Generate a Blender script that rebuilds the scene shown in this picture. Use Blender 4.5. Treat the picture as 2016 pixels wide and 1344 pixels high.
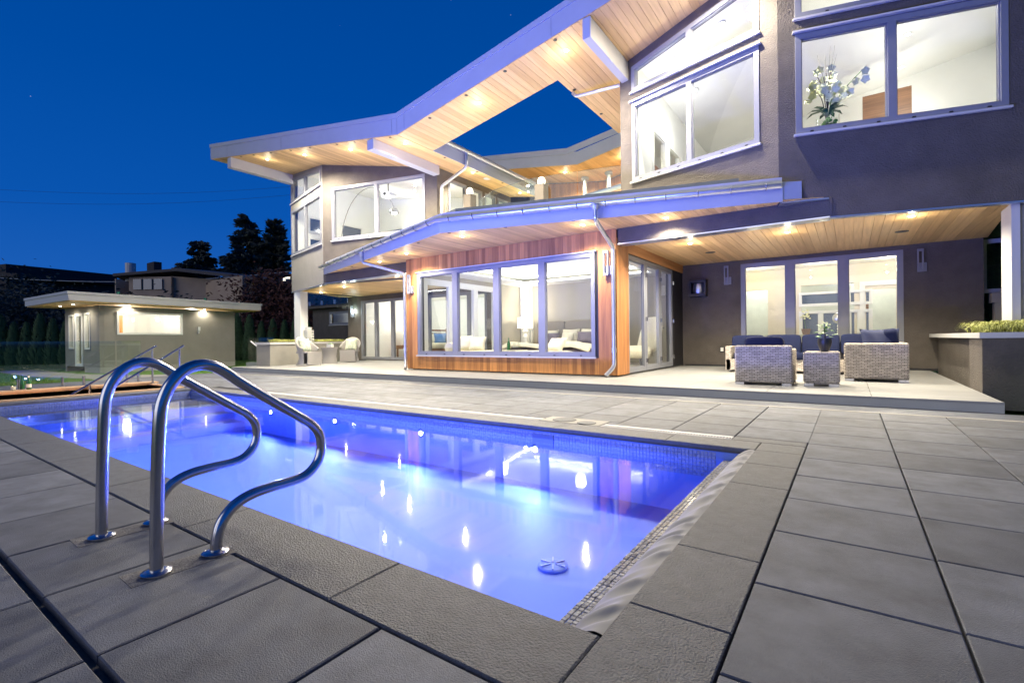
import bpy, bmesh, math, random
from mathutils import Vector, Matrix
from mathutils.geometry import tessellate_polygon
random.seed(7)
PI = math.pi
S = bpy.context.scene
COL = S.collection
for o in list(bpy.data.objects): bpy.data.objects.remove(o)

# ------------------------------------------------------------------ camera
cam_d = bpy.data.cameras.new('camera'); cam = bpy.data.objects.new('camera', cam_d); COL.objects.link(cam)
cam_d.sensor_width = 36; cam_d.lens = 956.18/2016*36; cam_d.clip_start = .05; cam_d.clip_end = 2000
yaw, pitch, roll = [math.radians(a) for a in (-34.8437, -.19135, -.6621)]
fw = Vector((math.sin(yaw)*math.cos(pitch), math.cos(yaw)*math.cos(pitch), math.sin(pitch)))
rt = Vector((math.cos(yaw), -math.sin(yaw), 0)); up = rt.cross(fw)
r2 = math.cos(roll)*rt+math.sin(roll)*up; u2 = -math.sin(roll)*rt+math.cos(roll)*up
cam.matrix_world = Matrix(((r2.x, u2.x, -fw.x, 0), (r2.y, u2.y, -fw.y, 0), (r2.z, u2.z, -fw.z, .9), (0, 0, 0, 1)))
S.camera = cam

# ------------------------------------------------------------------ world: dusk sky
SKY_STRENGTH = 1.02
W = bpy.data.worlds.new('World'); S.world = W; W.use_nodes = True
nt = W.node_tree; nt.nodes.clear()
out = nt.nodes.new('ShaderNodeOutputWorld'); bg = nt.nodes.new('ShaderNodeBackground')
tc = nt.nodes.new('ShaderNodeTexCoord'); sep = nt.nodes.new('ShaderNodeSeparateXYZ')
ramp = nt.nodes.new('ShaderNodeValToRGB')
nt.links.new(tc.outputs['Generated'], sep.inputs[0]); nt.links.new(sep.outputs['Z'], ramp.inputs[0])
e = ramp.color_ramp.elements
e[0].position = 0; e[0].color = (.006, .012, .05, 1)
e[1].position = 1; e[1].color = (0, .014, .09, 1)
for p, c in ((.004, (.018, .075, .26)), (.10, (.008, .080, .34)), (.22, (.002, .064, .31)), (.42, (.0, .050, .26)), (.66, (.0, .040, .215))):
    k = e.new(p); k.color = (*c, 1)
vor = nt.nodes.new('ShaderNodeTexVoronoi'); vor.inputs['Scale'].default_value = 26
lt = nt.nodes.new('ShaderNodeMath'); lt.operation = 'LESS_THAN'; lt.inputs[1].default_value = .018
wn = nt.nodes.new('ShaderNodeMath'); wn.operation = 'MULTIPLY'; wn.inputs[1].default_value = .16
add = nt.nodes.new('ShaderNodeMixRGB'); add.blend_type = 'ADD'; add.inputs[0].default_value = 1
nt.links.new(tc.outputs['Generated'], vor.inputs['Vector']); nt.links.new(vor.outputs['Distance'], lt.inputs[0])
nt.links.new(lt.outputs[0], wn.inputs[0]); nt.links.new(ramp.outputs[0], add.inputs[1]); nt.links.new(wn.outputs[0], add.inputs[2])
nt.links.new(add.outputs[0], bg.inputs[0]); bg.inputs[1].default_value = SKY_STRENGTH
nt.links.new(bg.outputs[0], out.inputs[0])
# soft warm fill added from behind the camera to lift the house fronts evenly
sd = bpy.data.lights.new('dusk_fill', 'SUN'); sd.energy = .85; sd.angle = math.radians(60); sd.color = (1, .95, .86)
so = bpy.data.objects.new('dusk_fill', sd); COL.objects.link(so)
so.rotation_euler = Vector((.25, 1, -.16)).to_track_quat('-Z', 'Y').to_euler()

S.view_settings.view_transform = 'Standard'; S.view_settings.look = 'None'
S.view_settings.exposure = 0.45; S.view_settings.gamma = 1
S.render.engine = 'CYCLES'
S.cycles.use_denoising = True
S.cycles.max_bounces = 9; S.cycles.diffuse_bounces = 5; S.cycles.glossy_bounces = 4; S.cycles.transparent_max_bounces = 24
S.cycles.sample_clamp_indirect = 6; S.cycles.caustics_reflective = False; S.cycles.caustics_refractive = False
S.cycles.use_light_tree = True

# light levels
K_SOFFIT, K_ROOM, K_POOL = 9.5, 1.8, 22.0
WARM = (1, .89, .68); NEUT = (1, .98, .92); BLUE = (.10, .165, 1.0); BLUE_UP = (.13, .18, 1.0)

# ------------------------------------------------------------------ materials
MATS = {}
def mat(name, col, rough=.6, metal=0, spec=.5, noise=None, bump=None, objvar=0, grain=None, emit=None, coat=0, sheen=0, dark=None):
    """noise=(scale,amount) mottles colour; bump=(scale,strength,dist); grain=axis stretches the noise; objvar = per-object value change"""
    m = bpy.data.materials.new(name); m.use_nodes = True; MATS[name] = m
    n = m.node_tree; b = n.nodes['Principled BSDF']; L = n.links.new
    b.inputs['Base Color'].default_value = (*col, 1); b.inputs['Roughness'].default_value = rough
    b.inputs['Metallic'].default_value = metal; b.inputs['Specular IOR Level'].default_value = spec
    if coat: b.inputs['Coat Weight'].default_value = coat
    if sheen: b.inputs['Sheen Weight'].default_value = sheen
    if emit:
        b.inputs['Emission Color'].default_value = (*emit[0], 1); b.inputs['Emission Strength'].default_value = emit[1]
    vec = None
    if noise or bump or grain or objvar:
        g = n.nodes.new('ShaderNodeNewGeometry'); oi = n.nodes.new('ShaderNodeObjectInfo')
        mp = n.nodes.new('ShaderNodeMapping')
        ad = n.nodes.new('ShaderNodeVectorMath'); ad.operation = 'ADD'
        sc = n.nodes.new('ShaderNodeMath'); sc.operation = 'MULTIPLY'; sc.inputs[1].default_value = 37 if objvar else 0
        L(oi.outputs['Random'], sc.inputs[0]); L(g.outputs['Position'], ad.inputs[0]); L(sc.outputs[0], ad.inputs[1])
        L(ad.outputs[0], mp.inputs[0]); vec = mp.outputs[0]
        if grain:
            s = [1, 1, 1]; s['xyz'.index(grain)] = .045; mp.inputs['Scale'].default_value = s
    if noise or objvar:
        val = None
        if noise:
            t = n.nodes.new('ShaderNodeTexNoise'); t.inputs['Scale'].default_value = noise[0]; t.inputs['Detail'].default_value = 6; t.inputs['Roughness'].default_value = .65
            L(vec, t.inputs['Vector'])
            mr = n.nodes.new('ShaderNodeMapRange'); mr.inputs[1].default_value = .3; mr.inputs[2].default_value = .7
            mr.inputs[3].default_value = 1-noise[1]; mr.inputs[4].default_value = 1+noise[1]; L(t.outputs['Fac'], mr.inputs[0]); val = mr.outputs[0]
        if objvar:
            m2 = n.nodes.new('ShaderNodeMapRange'); m2.inputs[3].default_value = 1-objvar; m2.inputs[4].default_value = 1+objvar
            L(oi.outputs['Random'], m2.inputs[0])
            if val:
                mm = n.nodes.new('ShaderNodeMath'); mm.operation = 'MULTIPLY'; L(val, mm.inputs[0]); L(m2.outputs[0], mm.inputs[1]); val = mm.outputs[0]
            else: val = m2.outputs[0]
        if dark:
            rmp = n.nodes.new('ShaderNodeMixRGB'); rmp.inputs[1].default_value = (*dark, 1); rmp.inputs[2].default_value = (*col, 1)
            mr3 = n.nodes.new('ShaderNodeMapRange'); mr3.inputs[1].default_value = .5; mr3.inputs[2].default_value = 1.35; L(val, mr3.inputs[0]); L(mr3.outputs[0], rmp.inputs[0])
            L(rmp.outputs[0], b.inputs['Base Color'])
        else:
            vm = n.nodes.new('ShaderNodeVectorMath'); vm.operation = 'SCALE'; vm.inputs[0].default_value = col; L(val, vm.inputs['Scale'])
            L(vm.outputs[0], b.inputs['Base Color'])
    if bump:
        t = n.nodes.new('ShaderNodeTexNoise'); t.inputs['Scale'].default_value = bump[0]; t.inputs['Detail'].default_value = 5
        L(vec, t.inputs['Vector']); bn = n.nodes.new('ShaderNodeBump'); bn.inputs['Strength'].default_value = bump[1]; bn.inputs['Distance'].default_value = bump[2]
        L(t.outputs['Fac'], bn.inputs['Height']); L(bn.outputs[0], b.inputs['Normal'])
    return m
stucco = mat('stucco', (.102, .089, .078), .9, noise=(2.5, .18), bump=(48, .9, .02))
stucco_pale = mat('stucco_pale', (.26, .25, .225), .9, noise=(2, .08), bump=(90, .5, .008))
soffitY = mat('cedar_soffit', (.86, .575, .25), .55, noise=(22, .20), grain='y', objvar=.26, dark=(.48, .28, .11))
cedarZ = mat('cedar_wall', (.68, .31, .095), .55, noise=(22, .22), grain='z', objvar=.25, dark=(.17, .055, .02))
cedarX = mat('cedar_lintel', (.54, .27, .10), .55, noise=(22, .2), grain='y', objvar=.2, dark=(.22, .09, .03))
fascia_m = mat('grey_fascia', (.44, .45, .47), .42, spec=.5, noise=(1.5, .05))
beam_m = mat('grey_beam', (.50, .50, .50), .5)
gutter_m = mat('zinc_gutter', (.62, .63, .65), .28, metal=.85, noise=(6, .08))
frame_m = mat('window_frame', (.20, .21, .24), .4, noise=(8, .04))
wframe_m = mat('white_frame', (.78, .79, .76), .45)
white_m = mat('white_paint', (.80, .81, .78), .8, noise=(1.5, .03))
room_taupe = mat('taupe_paint', (.40, .37, .30), .85, noise=(1.5, .03))
room_floor = mat('room_floor', (.42, .38, .32), .4)
cream_paper = mat('cream_wallpaper', (.72, .66, .54), .8, bump=(5, .35, .03))
steel = mat('brushed_steel', (.50, .50, .53), .2, metal=1, noise=(60, .06))
black_m = mat('black_trim', (.015, .015, .018), .5)
dark_m = mat('dark_joint', (.02, .02, .022), .9)
tile_m = mat('deck_tile_slate', (.120, .129, .150), .6, spec=.4, noise=(4.5, .32), bump=(240, .7, .005), objvar=.2)
cop_m = mat('coping_slate', (.098, .103, .112), .5, spec=.5, noise=(14, .22), bump=(130, 1.0, .009), objvar=.08)
patio_m = mat('patio_porcelain', (.28, .285, .285), .45, noise=(3, .06), objvar=.04)
riser_m = mat('patio_riser', (.42, .43, .41), .6, noise=(4, .05))
grout_m = mat('concrete_bed', (.09, .085, .08), .9, noise=(30, .3))
patch_m = mat('mortar_patch', (.17, .165, .16), .95, noise=(40, .35), bump=(120, .8, .01))
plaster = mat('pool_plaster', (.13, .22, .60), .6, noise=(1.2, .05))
fab_grey = mat('cover_fabric', (.22, .22, .215), .7, sheen=.2, noise=(3, .06))
lawn_m = mat('lawn_turf', (.10, .22, .03), .9, noise=(8, .4), bump=(60, .8, .03))
path_m = mat('path_concrete', (.36, .35, .32), .9, noise=(2, .08))
hedge_m = mat('hedge_leaves', (.06, .12, .05), .7, noise=(8, .4))
leaf_dark = mat('conifer_leaves', (.04, .055, .045), .8, noise=(4, .4))
leaf_red = mat('red_leaves', (.10, .035, .022), .8, noise=(4, .5))
bark_m = mat('bark', (.06, .045, .035), .9, noise=(12, .3))
wicker = mat('wicker_weave', (.56, .50, .44), .6, noise=(40, .2))
wickerw = mat('white_wicker', (.36, .345, .34), .6, noise=(60, .06), bump=(160, .4, .004))
navy = mat('navy_cushion', (.010, .015, .048), .85, noise=(6, .12), spec=.2)
navy_pipe = mat('blue_piping', (.012, .02, .07), .8)
trench_m = mat('trench_stone', (.55, .36, .22), .8, noise=(6, .12))
grass_y = mat('golden_sedge', (.42, .44, .12), .7, noise=(4, .3))
leaf_g = mat('green_leaves', (.10, .26, .04), .5, noise=(20, .2))
pot_m = mat('charcoal_pot', (.02, .022, .028), .35)
petal_m = mat('white_petals', (.84, .84, .50), .6)
bottle_g = mat('green_bottle', (.02, .12, .03), .12, spec=.8)
label_m = mat('bottle_label', (.8, .76, .66), .6)
walnut = mat('walnut', (.22, .11, .05), .45, noise=(18, .3), grain='x')
walnut_z = mat('walnut_panel', (.25, .125, .055), .45, noise=(26, .35), grain='x')
cloth_w = mat('cream_linen', (.78, .73, .58), .9, noise=(8, .06))
cloth_p = mat('plum_linen', (.15, .12, .16), .85, noise=(8, .12))
cloth_b = mat('blue_linen', (.10, .20, .42), .9)
head_m = mat('taupe_leather', (.22, .19, .15), .6)
neigh_m = mat('tan_stucco', (.38, .29, .21), .9, noise=(1, .1))
neigh_d = mat('dark_roofing', (.028, .025, .027), .9)
marble = mat('pale_marble', (.62, .66, .60), .25, noise=(2.2, .1))
glass_dark = mat('dark_glass', (.03, .05, .10), .1, spec=.9)
mosaic_m = mat('mosaic_tile', (.40, .39, .36), .12, spec=.9, noise=(38, .75))
mosaic_b = mat('mosaic_blue', (.22, .26, .42), .15, spec=.8, noise=(38, .45))
shade_em = mat('lamp_shade_glow', (.9, .85, .75), .8, emit=((1, .93, .80), 1.3))
lens_em = mat('downlight_lens', (1, 1, 1), .5, emit=((1, .93, .82), 14))
cove_em = mat('cove_strip', (1, 1, 1), .5, emit=((1, .96, .88), 5))
pool_em = mat('pool_lens', (1, 1, 1), .5, emit=((.7, .95, 1), 30))
sconce_em = mat('sconce_glow', (1, 1, 1), .5, emit=((.85, .97, 1), 8))
step_em = mat('step_light_lens', (1, .7, .4), .5, emit=((1, .62, .32), 8))
print_m = mat('print_cushion', (.70, .70, .58), .9, noise=(16, .5), dark=(.25, .40, .30))

def glassy(name, tint, f0=.04, ripple=None, mn=0.0, rough=0):
    """thin clear sheet: see-through plus a Schlick mirror reflection, the same from both sides"""
    m = bpy.data.materials.new(name); m.use_nodes = True; n = m.node_tree; n.nodes.clear(); L = n.links.new
    o = n.nodes.new('ShaderNodeOutputMaterial'); mix = n.nodes.new('ShaderNodeMixShader'); t = n.nodes.new('ShaderNodeBsdfTransparent'); g = n.nodes.new('ShaderNodeBsdfGlossy')
    lw = n.nodes.new('ShaderNodeLayerWeight'); lw.inputs['Blend'].default_value = .5
    t.inputs[0].default_value = (*tint, 1); g.inputs['Roughness'].default_value = rough
    pw = n.nodes.new('ShaderNodeMath'); pw.operation = 'POWER'; pw.inputs[1].default_value = 5
    ad = n.nodes.new('ShaderNodeMath'); ad.operation = 'MULTIPLY_ADD'; ad.inputs[1].default_value = 1-f0; ad.inputs[2].default_value = f0+mn; ad.use_clamp = True
    L(lw.outputs['Facing'], pw.inputs[0]); L(pw.outputs[0], ad.inputs[0]); L(ad.outputs[0], mix.inputs[0]); L(t.outputs[0], mix.inputs[1]); L(g.outputs[0], mix.inputs[2]); L(mix.outputs[0], o.inputs[0])
    if ripple:
        geo = n.nodes.new('ShaderNodeNewGeometry'); tx = n.nodes.new('ShaderNodeTexNoise'); tx.inputs['Scale'].default_value = ripple[0]; tx.inputs['Detail'].default_value = 2
        L(geo.outputs['Position'], tx.inputs['Vector']); bn = n.nodes.new('ShaderNodeBump'); bn.inputs['Strength'].default_value = ripple[1]; bn.inputs['Distance'].default_value = ripple[2]
        L(tx.outputs['Fac'], bn.inputs['Height']); L(bn.outputs[0], g.inputs['Normal'])
    return m
glass = glassy('window_glass', (.98, .99, .98), .035)
rail_glass = glassy('balustrade_glass', (.90, .96, .93), .07)
water_m = glassy('pool_water', (.86, .92, 1), .085, (1.4, .10, .02), rough=.045)

# ------------------------------------------------------------------ geometry helpers
def finish(o, parent, kw):
    COL.objects.link(o)
    if parent is not None:
        o.parent = parent; o.matrix_parent_inverse = parent.matrix_basis.inverted() if parent.parent is None else (parent.parent.matrix_basis @ parent.matrix_parent_inverse @ parent.matrix_basis).inverted()
    for k, v in kw.items():
        if v is not None: o[k] = v
    return o
class MB:
    def __init__(s): s.v = []; s.f = []
    def add(s, vs, fs):
        b = len(s.v); s.v += [tuple(v) for v in vs]; s.f += [tuple(b+i for i in f) for f in fs]; return s
    def box(s, x0, y0, z0, x1, y1, z1):
        return s.add([(x0, y0, z0), (x1, y0, z0), (x1, y1, z0), (x0, y1, z0), (x0, y0, z1), (x1, y0, z1), (x1, y1, z1), (x0, y1, z1)],
                     [(3, 2, 1, 0), (4, 5, 6, 7), (0, 1, 5, 4), (1, 2, 6, 5), (2, 3, 7, 6), (3, 0, 4, 7)])
    def obox(s, c, ax, sx, sy, z0, z1):
        """box centred at c (xy) turned by ax radians"""
        ca, sa = math.cos(ax), math.sin(ax); P = [(-sx, -sy), (sx, -sy), (sx, sy), (-sx, sy)]
        q = [(c[0]+a*ca/2-b*sa/2, c[1]+a*sa/2+b*ca/2) for a, b in P]
        return s.add([(*p, z0) for p in q]+[(*p, z1) for p in q], [(3, 2, 1, 0), (4, 5, 6, 7), (0, 1, 5, 4), (1, 2, 6, 5), (2, 3, 7, 6), (3, 0, 4, 7)])
    def prism(s, loops, O, U, V, N, t):
        O, U, V, N = Vector(O), Vector(U), Vector(V), Vector(N)
        tris = tessellate_polygon([[Vector((a, b, 0)) for a, b in lp] for lp in loops]); P = [p for lp in loops for p in lp]; n = len(P)
        b = len(s.v)
        s.v += [tuple(O+U*a+V*c) for a, c in P]+[tuple(O+U*a+V*c+N*t) for a, c in P]
        for x, y, z in tris: s.f += [(b+x, b+y, b+z), (b+n+z, b+n+y, b+n+x)]
        k = 0
        for lp in loops:
            m = len(lp)
            for i in range(m): j = (i+1) % m; s.f.append((b+k+i, b+k+j, b+n+k+j, b+n+k+i))
            k += m
        return s
    def slab(s, poly, zb, zt, holes=()):
        """vertical prism over an xy polygon, bottom zb and top zt numbers or functions"""
        fb = zb if callable(zb) else (lambda x, y: zb); ft = zt if callable(zt) else (lambda x, y: zt)
        loops = [poly]+list(holes); tris = tessellate_polygon([[Vector((a, b, 0)) for a, b in lp] for lp in loops]); P = [p for lp in loops for p in lp]; n = len(P); b = len(s.v)
        s.v += [(x, y, fb(x, y)) for x, y in P]+[(x, y, ft(x, y)) for x, y in P]
        for x, y, z in tris: s.f += [(b+x, b+y, b+z), (b+n+z, b+n+y, b+n+x)]
        k = 0
        for lp in loops:
            m = len(lp)
            for i in range(m): j = (i+1) % m; s.f.append((b+k+i, b+k+j, b+n+k+j, b+n+k+i))
            k += m
        return s
    def tube(s, path, r, n=10, cap=True):
        path = [Vector(p) for p in path]; rs = r if isinstance(r, (list, tuple)) else [r]*len(path); b = len(s.v); pn = None
        for i, p in enumerate(path):
            d = (path[min(i+1, len(path)-1)]-path[max(i-1, 0)]).normalized()
            if pn is None: pn = d.orthogonal().normalized()
            pn = (pn-d*pn.dot(d)).normalized(); q = d.cross(pn)
            for k in range(n): a = 2*PI*k/n; s.v.append(tuple(p+(pn*math.cos(a)+q*math.sin(a))*rs[i]))
        for i in range(len(path)-1):
            for k in range(n): j = (k+1) % n; s.f.append((b+i*n+k, b+i*n+j, b+(i+1)*n+j, b+(i+1)*n+k))
        if cap: s.f += [tuple(b+k for k in range(n))[::-1], tuple(b+(len(path)-1)*n+k for k in range(n))]
        return s
    def lathe(s, prof, c, n=20, axis='z'):
        b = len(s.v)
        for r, z in prof:
            for k in range(n):
                a = 2*PI*k/n
                if axis == 'z': s.v.append((c[0]+r*math.cos(a), c[1]+r*math.sin(a), c[2]+z))
                elif axis == 'y': s.v.append((c[0]+r*math.cos(a), c[1]+z, c[2]+r*math.sin(a)))
                else: s.v.append((c[0]+z, c[1]+r*math.cos(a), c[2]+r*math.sin(a)))
        for i in range(len(prof)-1):
            for k in range(n): j = (k+1) % n; s.f.append((b+i*n+k, b+i*n+j, b+(i+1)*n+j, b+(i+1)*n+k))
        s.f += [tuple(b+k for k in range(n))[::-1], tuple(b+(len(prof)-1)*n+k for k in range(n))]
        return s
    def soft(s, c, dx, dy, dz, rz=0, tilt=0, p=.35, n=14):
        """cushion: a superellipsoid"""
        M = Matrix.Translation(Vector(c)) @ Matrix.Rotation(rz, 4, 'Z') @ Matrix.Rotation(tilt, 4, 'X'); b = len(s.v)
        sp = lambda v, e: math.copysign(abs(v)**e, v)
        for i in range(n+1):
            ph = -PI/2+PI*i/n
            for k in range(2*n):
                th = 2*PI*k/(2*n)
                s.v.append(tuple(M @ Vector((dx/2*sp(math.cos(ph), p)*sp(math.cos(th), p), dy/2*sp(math.cos(ph), p)*sp(math.sin(th), p), dz/2*sp(math.sin(ph), p)))))
        m = 2*n
        for i in range(n):
            for k in range(m): s.f.append((b+i*m+k, b+i*m+(k+1) % m, b+(i+1)*m+(k+1) % m, b+(i+1)*m+k))
        return s
    def pillow(s, c, dx, dz, th, rz=0, tilt=0, n=12):
        M = Matrix.Translation(Vector(c)) @ Matrix.Rotation(rz, 4, 'Z') @ Matrix.Rotation(tilt, 4, 'X'); k1, k2, k3 = [random.uniform(0, 6) for _ in range(3)]
        for sd in (-1, 1):
            b = len(s.v)
            for i in range(n+1):
                for j in range(n+1):
                    u, v = -1+2*i/n, -1+2*j/n; h = th/2*((1-u**4)*(1-v**4))**.55*(1+.10*math.sin(3*u+k1)*math.sin(3*v+k2)+.05*math.sin(9*u+4*v+k3))
                    s.v.append(tuple(M @ Vector((dx/2*u*(1-.09*(1-v*v)), sd*h, dz/2*v*(1-.10*(1-u*u))))))
            for i in range(n):
                for j in range(n): a = b+i*(n+1)+j; s.f.append((a, a+1, a+n+2, a+n+1))
        return s
    def build(s, name, m, parent=None, smooth=False, bevel=0, **kw):
        me = bpy.data.meshes.new(name); me.from_pydata(s.v, [], s.f); bm = bmesh.new(); bm.from_mesh(me)
        if smooth: bmesh.ops.remove_doubles(bm, verts=bm.verts, dist=1e-5)
        bmesh.ops.recalc_face_normals(bm, faces=bm.faces); bm.to_mesh(me); bm.free(); me.materials.append(m)
        if smooth: me.shade_smooth(); 
        if smooth == 'auto': me.set_sharp_from_angle(angle=math.radians(40))
        o = bpy.data.objects.new(name, me)
        if bevel:
            md = o.modifiers.new('bevel', 'BEVEL'); md.width = bevel; md.segments = 2; md.limit_method = 'ANGLE'
        return finish(o, parent, kw)
def empty(name, loc=(0, 0, 0), rz=0, parent=None, **kw):
    o = bpy.data.objects.new(name, None); o.location = loc; o.rotation_euler = (0, 0, rz); o.empty_display_size = .2
    if parent is not None:
        o.matrix_basis = Matrix.Translation(Vector(loc)) @ Matrix.Rotation(rz, 4, 'Z')
    o.matrix_basis = Matrix.Translation(Vector(loc)) @ Matrix.Rotation(rz, 4, 'Z')
    return finish(o, parent, kw)
def dup(root, loc, rz=0, scale=None, **kw):
    c = root.copy(); COL.objects.link(c); c.matrix_basis = Matrix.Translation(Vector(loc)) @ Matrix.Rotation(rz, 4, 'Z') @ (Matrix.Scale(scale, 4) if scale else Matrix())
    for k, v in kw.items(): c[k] = v
    def rec(src, dst):
        for ch in list(src.children):
            d = ch.copy(); COL.objects.link(d); d.parent = dst; rec(ch, d)
    rec(root, c); return c
def clip(poly, ax, lo, hi):
    for sgn, lim in ((1, lo), (-1, hi)):
        res = []
        for i in range(len(poly)):
            a, b = poly[i], poly[(i+1) % len(poly)]; da, db = sgn*(a[ax]-lim), sgn*(b[ax]-lim)
            if da >= 0: res.append(a)
            if (da >= 0) != (db >= 0):
                t = da/(da-db); res.append((a[0]+(b[0]-a[0])*t, a[1]+(b[1]-a[1])*t))
        poly = res
        if len(poly) < 3: return None
    return poly
def light(name, kind, loc, energy, color, aim=None, size=.06, cone=None, blend=.6, parent=None, shape=None):
    d = bpy.data.lights.new(name, kind); d.energy = energy; d.color = color
    if kind == 'AREA':
        d.size = size
        if shape: d.shape = 'RECTANGLE'; d.size, d.size_y = shape
    else: d.shadow_soft_size = size
    if kind == 'SPOT': d.spot_size = math.radians(cone or 110); d.spot_blend = blend
    o = bpy.data.objects.new(name, d); o.location = loc
    if aim is not None: o.rotation_euler = Vector(aim).to_track_quat('-Z', 'Y').to_euler()
    COL.objects.link(o)
    return o

# wall / window in a vertical plane: origin O (xy), direction angle a, u along, z up, N outward side sign
def basis(a, out=-1):
    U = Vector((math.cos(a), math.sin(a), 0)); N = Vector((math.sin(a), -math.cos(a), 0))*(1 if out == -1 else -1)
    return U, N
Z = Vector((0, 0, 1))
def wall(name, m, parent, O, a, loops, t=.2, out=-1, off=0, **kw):
    U, N = basis(a, out)
    return MB().prism(loops, Vector((*O, 0))+N*off, U, Z, -N, t).build(name, m, parent, **kw)
def window(parent, O, a, u0, u1, zb, zt, splits=(), fw_=.07, out=-1, m=None, depth=.10, proud=.02, mull=.09, sill=True, label=None, name='window', gl=None, clips=0):
    U, N = basis(a, out); fb = zb if callable(zb) else (lambda u: zb); ft = zt if callable(zt) else (lambda u: zt)
    B = Vector((*O, 0)); m = m or frame_m
    outer = [(u0, fb(u0)), (u1, fb(u1)), (u1, ft(u1)), (u0, ft(u0))]
    edges = [u0+fw_]+[x for s_ in splits for x in (s_-mull/2, s_+mull/2)]+[u1-fw_]
    holes = []
    for i in range(0, len(edges), 2):
        a0, a1 = edges[i], edges[i+1]; holes.append([(a0, fb(a0)+fw_), (a1, fb(a1)+fw_), (a1, ft(a1)-fw_), (a0, ft(a0)-fw_)])
    w = MB().prism([outer]+holes, B+N*proud, U, Z, -N, depth).build(name, m, parent, label=label)
    # inner bead, a thinner second frame set back
    for h in holes:
        hi = [(h[0][0]+.016, h[0][1]+.016), (h[1][0]-.016, h[1][1]+.016), (h[2][0]-.016, h[2][1]-.016), (h[3][0]+.016, h[3][1]-.016)]
        MB().prism([h, hi], B+N*(proud-.03), U, Z, -N, depth-.04).build('bead', m, w)
        MB().prism([hi], B+N*(proud-.055), U, Z, -N, .012).build('pane', gl or glass, w)
    if sill:
        MB().prism([[(u0-.03, fb(u0)-.035), (u1+.03, fb(u1)-.035), (u1+.03, fb(u1)-.003), (u0-.03, fb(u0)-.003)]], B+N*(proud+.035), U, Z, -N, .05).build('sill', beam_m, w)
    for k in range(clips):
        uu = u0+(u1-u0)*(k+.5)/clips
        MB().prism([[(uu-.025, fb(uu)+.015), (uu+.025, fb(uu)+.015), (uu+.02, fb(uu)+.035), (uu-.02, fb(uu)+.035)]], B+N*(proud+.012), U, Z, -N, .014).build('drain_cap', black_m, w)
    return w

# ================================================================== THE SETTING
PX0, PX1, PY0, PY1, WZ = -10.8, -.63, 1.36, 4.29, -.115
TX0, TX1, TY1 = -13.2, -11.6, 4.36
DX0, DX1, DY0, DY1 = -15.9, 4.2, -3.0, 7.69
g = MB().slab([(-400, -300), (300, -300), (300, 400), (-400, 400)], -.45, -.165, holes=[[(DX0+.1, DY0+.1), (DX1-.1, DY0+.1), (DX1-.1, DY1-.1), (DX0+.1, DY1-.1)]]).build('ground', lawn_m, kind='structure')
deck = MB().slab([(DX0, DY0), (DX1, DY0), (DX1, DY1), (DX0, DY1)], -.3, -.034, holes=[[(PX0, PY0), (PX1, PY0), (PX1, PY1), (PX0, PY1)], [(TX0, DY0+.3), (TX1, DY0+.3), (TX1, TY1), (TX0, TY1)]]).build('pool_deck', grout_m, kind='structure')
def tile(x0, y0, x1, y1, parent, m, name='tile', zt=0, th=.03, c=.004, gap=.004, jit=.0008, poly=None):
    dz = random.uniform(-jit, jit); zt += dz
    x0 += gap; y0 += gap; x1 -= gap; y1 -= gap
    a = [(x0, y0), (x1, y0), (x1, y1), (x0, y1)]; b_ = [(x0+c, y0+c), (x1-c, y0+c), (x1-c, y1-c), (x0+c, y1-c)]
    v = [(*p, zt-th) for p in a]+[(*p, zt-c) for p in a]+[(*p, zt) for p in b_]
    f = [(3, 2, 1, 0), (8, 9, 10, 11)]+[(i, (i+1) % 4, 4+(i+1) % 4, 4+i) for i in range(4)]+[(4+i, 4+(i+1) % 4, 8+(i+1) % 4, 8+i) for i in range(4)]
    return MB().add(v, f).build(name, m, parent)
# tiles far side of the pool
XG = [-.29-.58*k for k in range(0, 40)]
YF = [4.80, 5.36, 5.92, 6.48, 7.03]
ntile = 0
for i in range(len(XG)-1):
    x1, x0 = XG[i], XG[i+1]
    if x1 < -15.9: break
    for j in range(4):
        if j == 0 and x0 < -2.2 and x1 > -2.85: tile(x0, YF[j]+.125, x1, YF[j+1], deck, tile_m, gap=.005)
        else: tile(max(x0, -15.85), YF[j], x1, YF[j+1], deck, tile_m, gap=.005)
# right side of the pool and beyond it
YR = [-.88, -.31, .26, .81, 1.38, 1.967, 2.55, 3.11, 3.65, 4.2, 4.77, 5.34, 5.9, 6.46, 7.03]
for i in range(6):
    x0 = -.299+.575*i
    for j in range(len(YR)-1):
        tile(x0, YR[j]+(.01 if i % 2 else 0), x0+.575, YR[j+1]+(.01 if i % 2 else 0), deck, tile_m, gap=.0045)
# near side rows
XN = [-.64-.58*k for k in range(0, 19)]
for i in range(len(XN)-1):
    for j, (y0, y1) in enumerate(((.455, 1.016), (-.14, .438), (-.72, -.15))):
        if j == 2 and i > 9: continue
        tile(XN[i+1], y0, XN[i], y1, deck, tile_m, gap=.006)
for y0, y1 in ((-.14, .43), (-.72, -.15)): tile(-.64, y0, -.30, y1, deck, tile_m, gap=.006)
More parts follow.
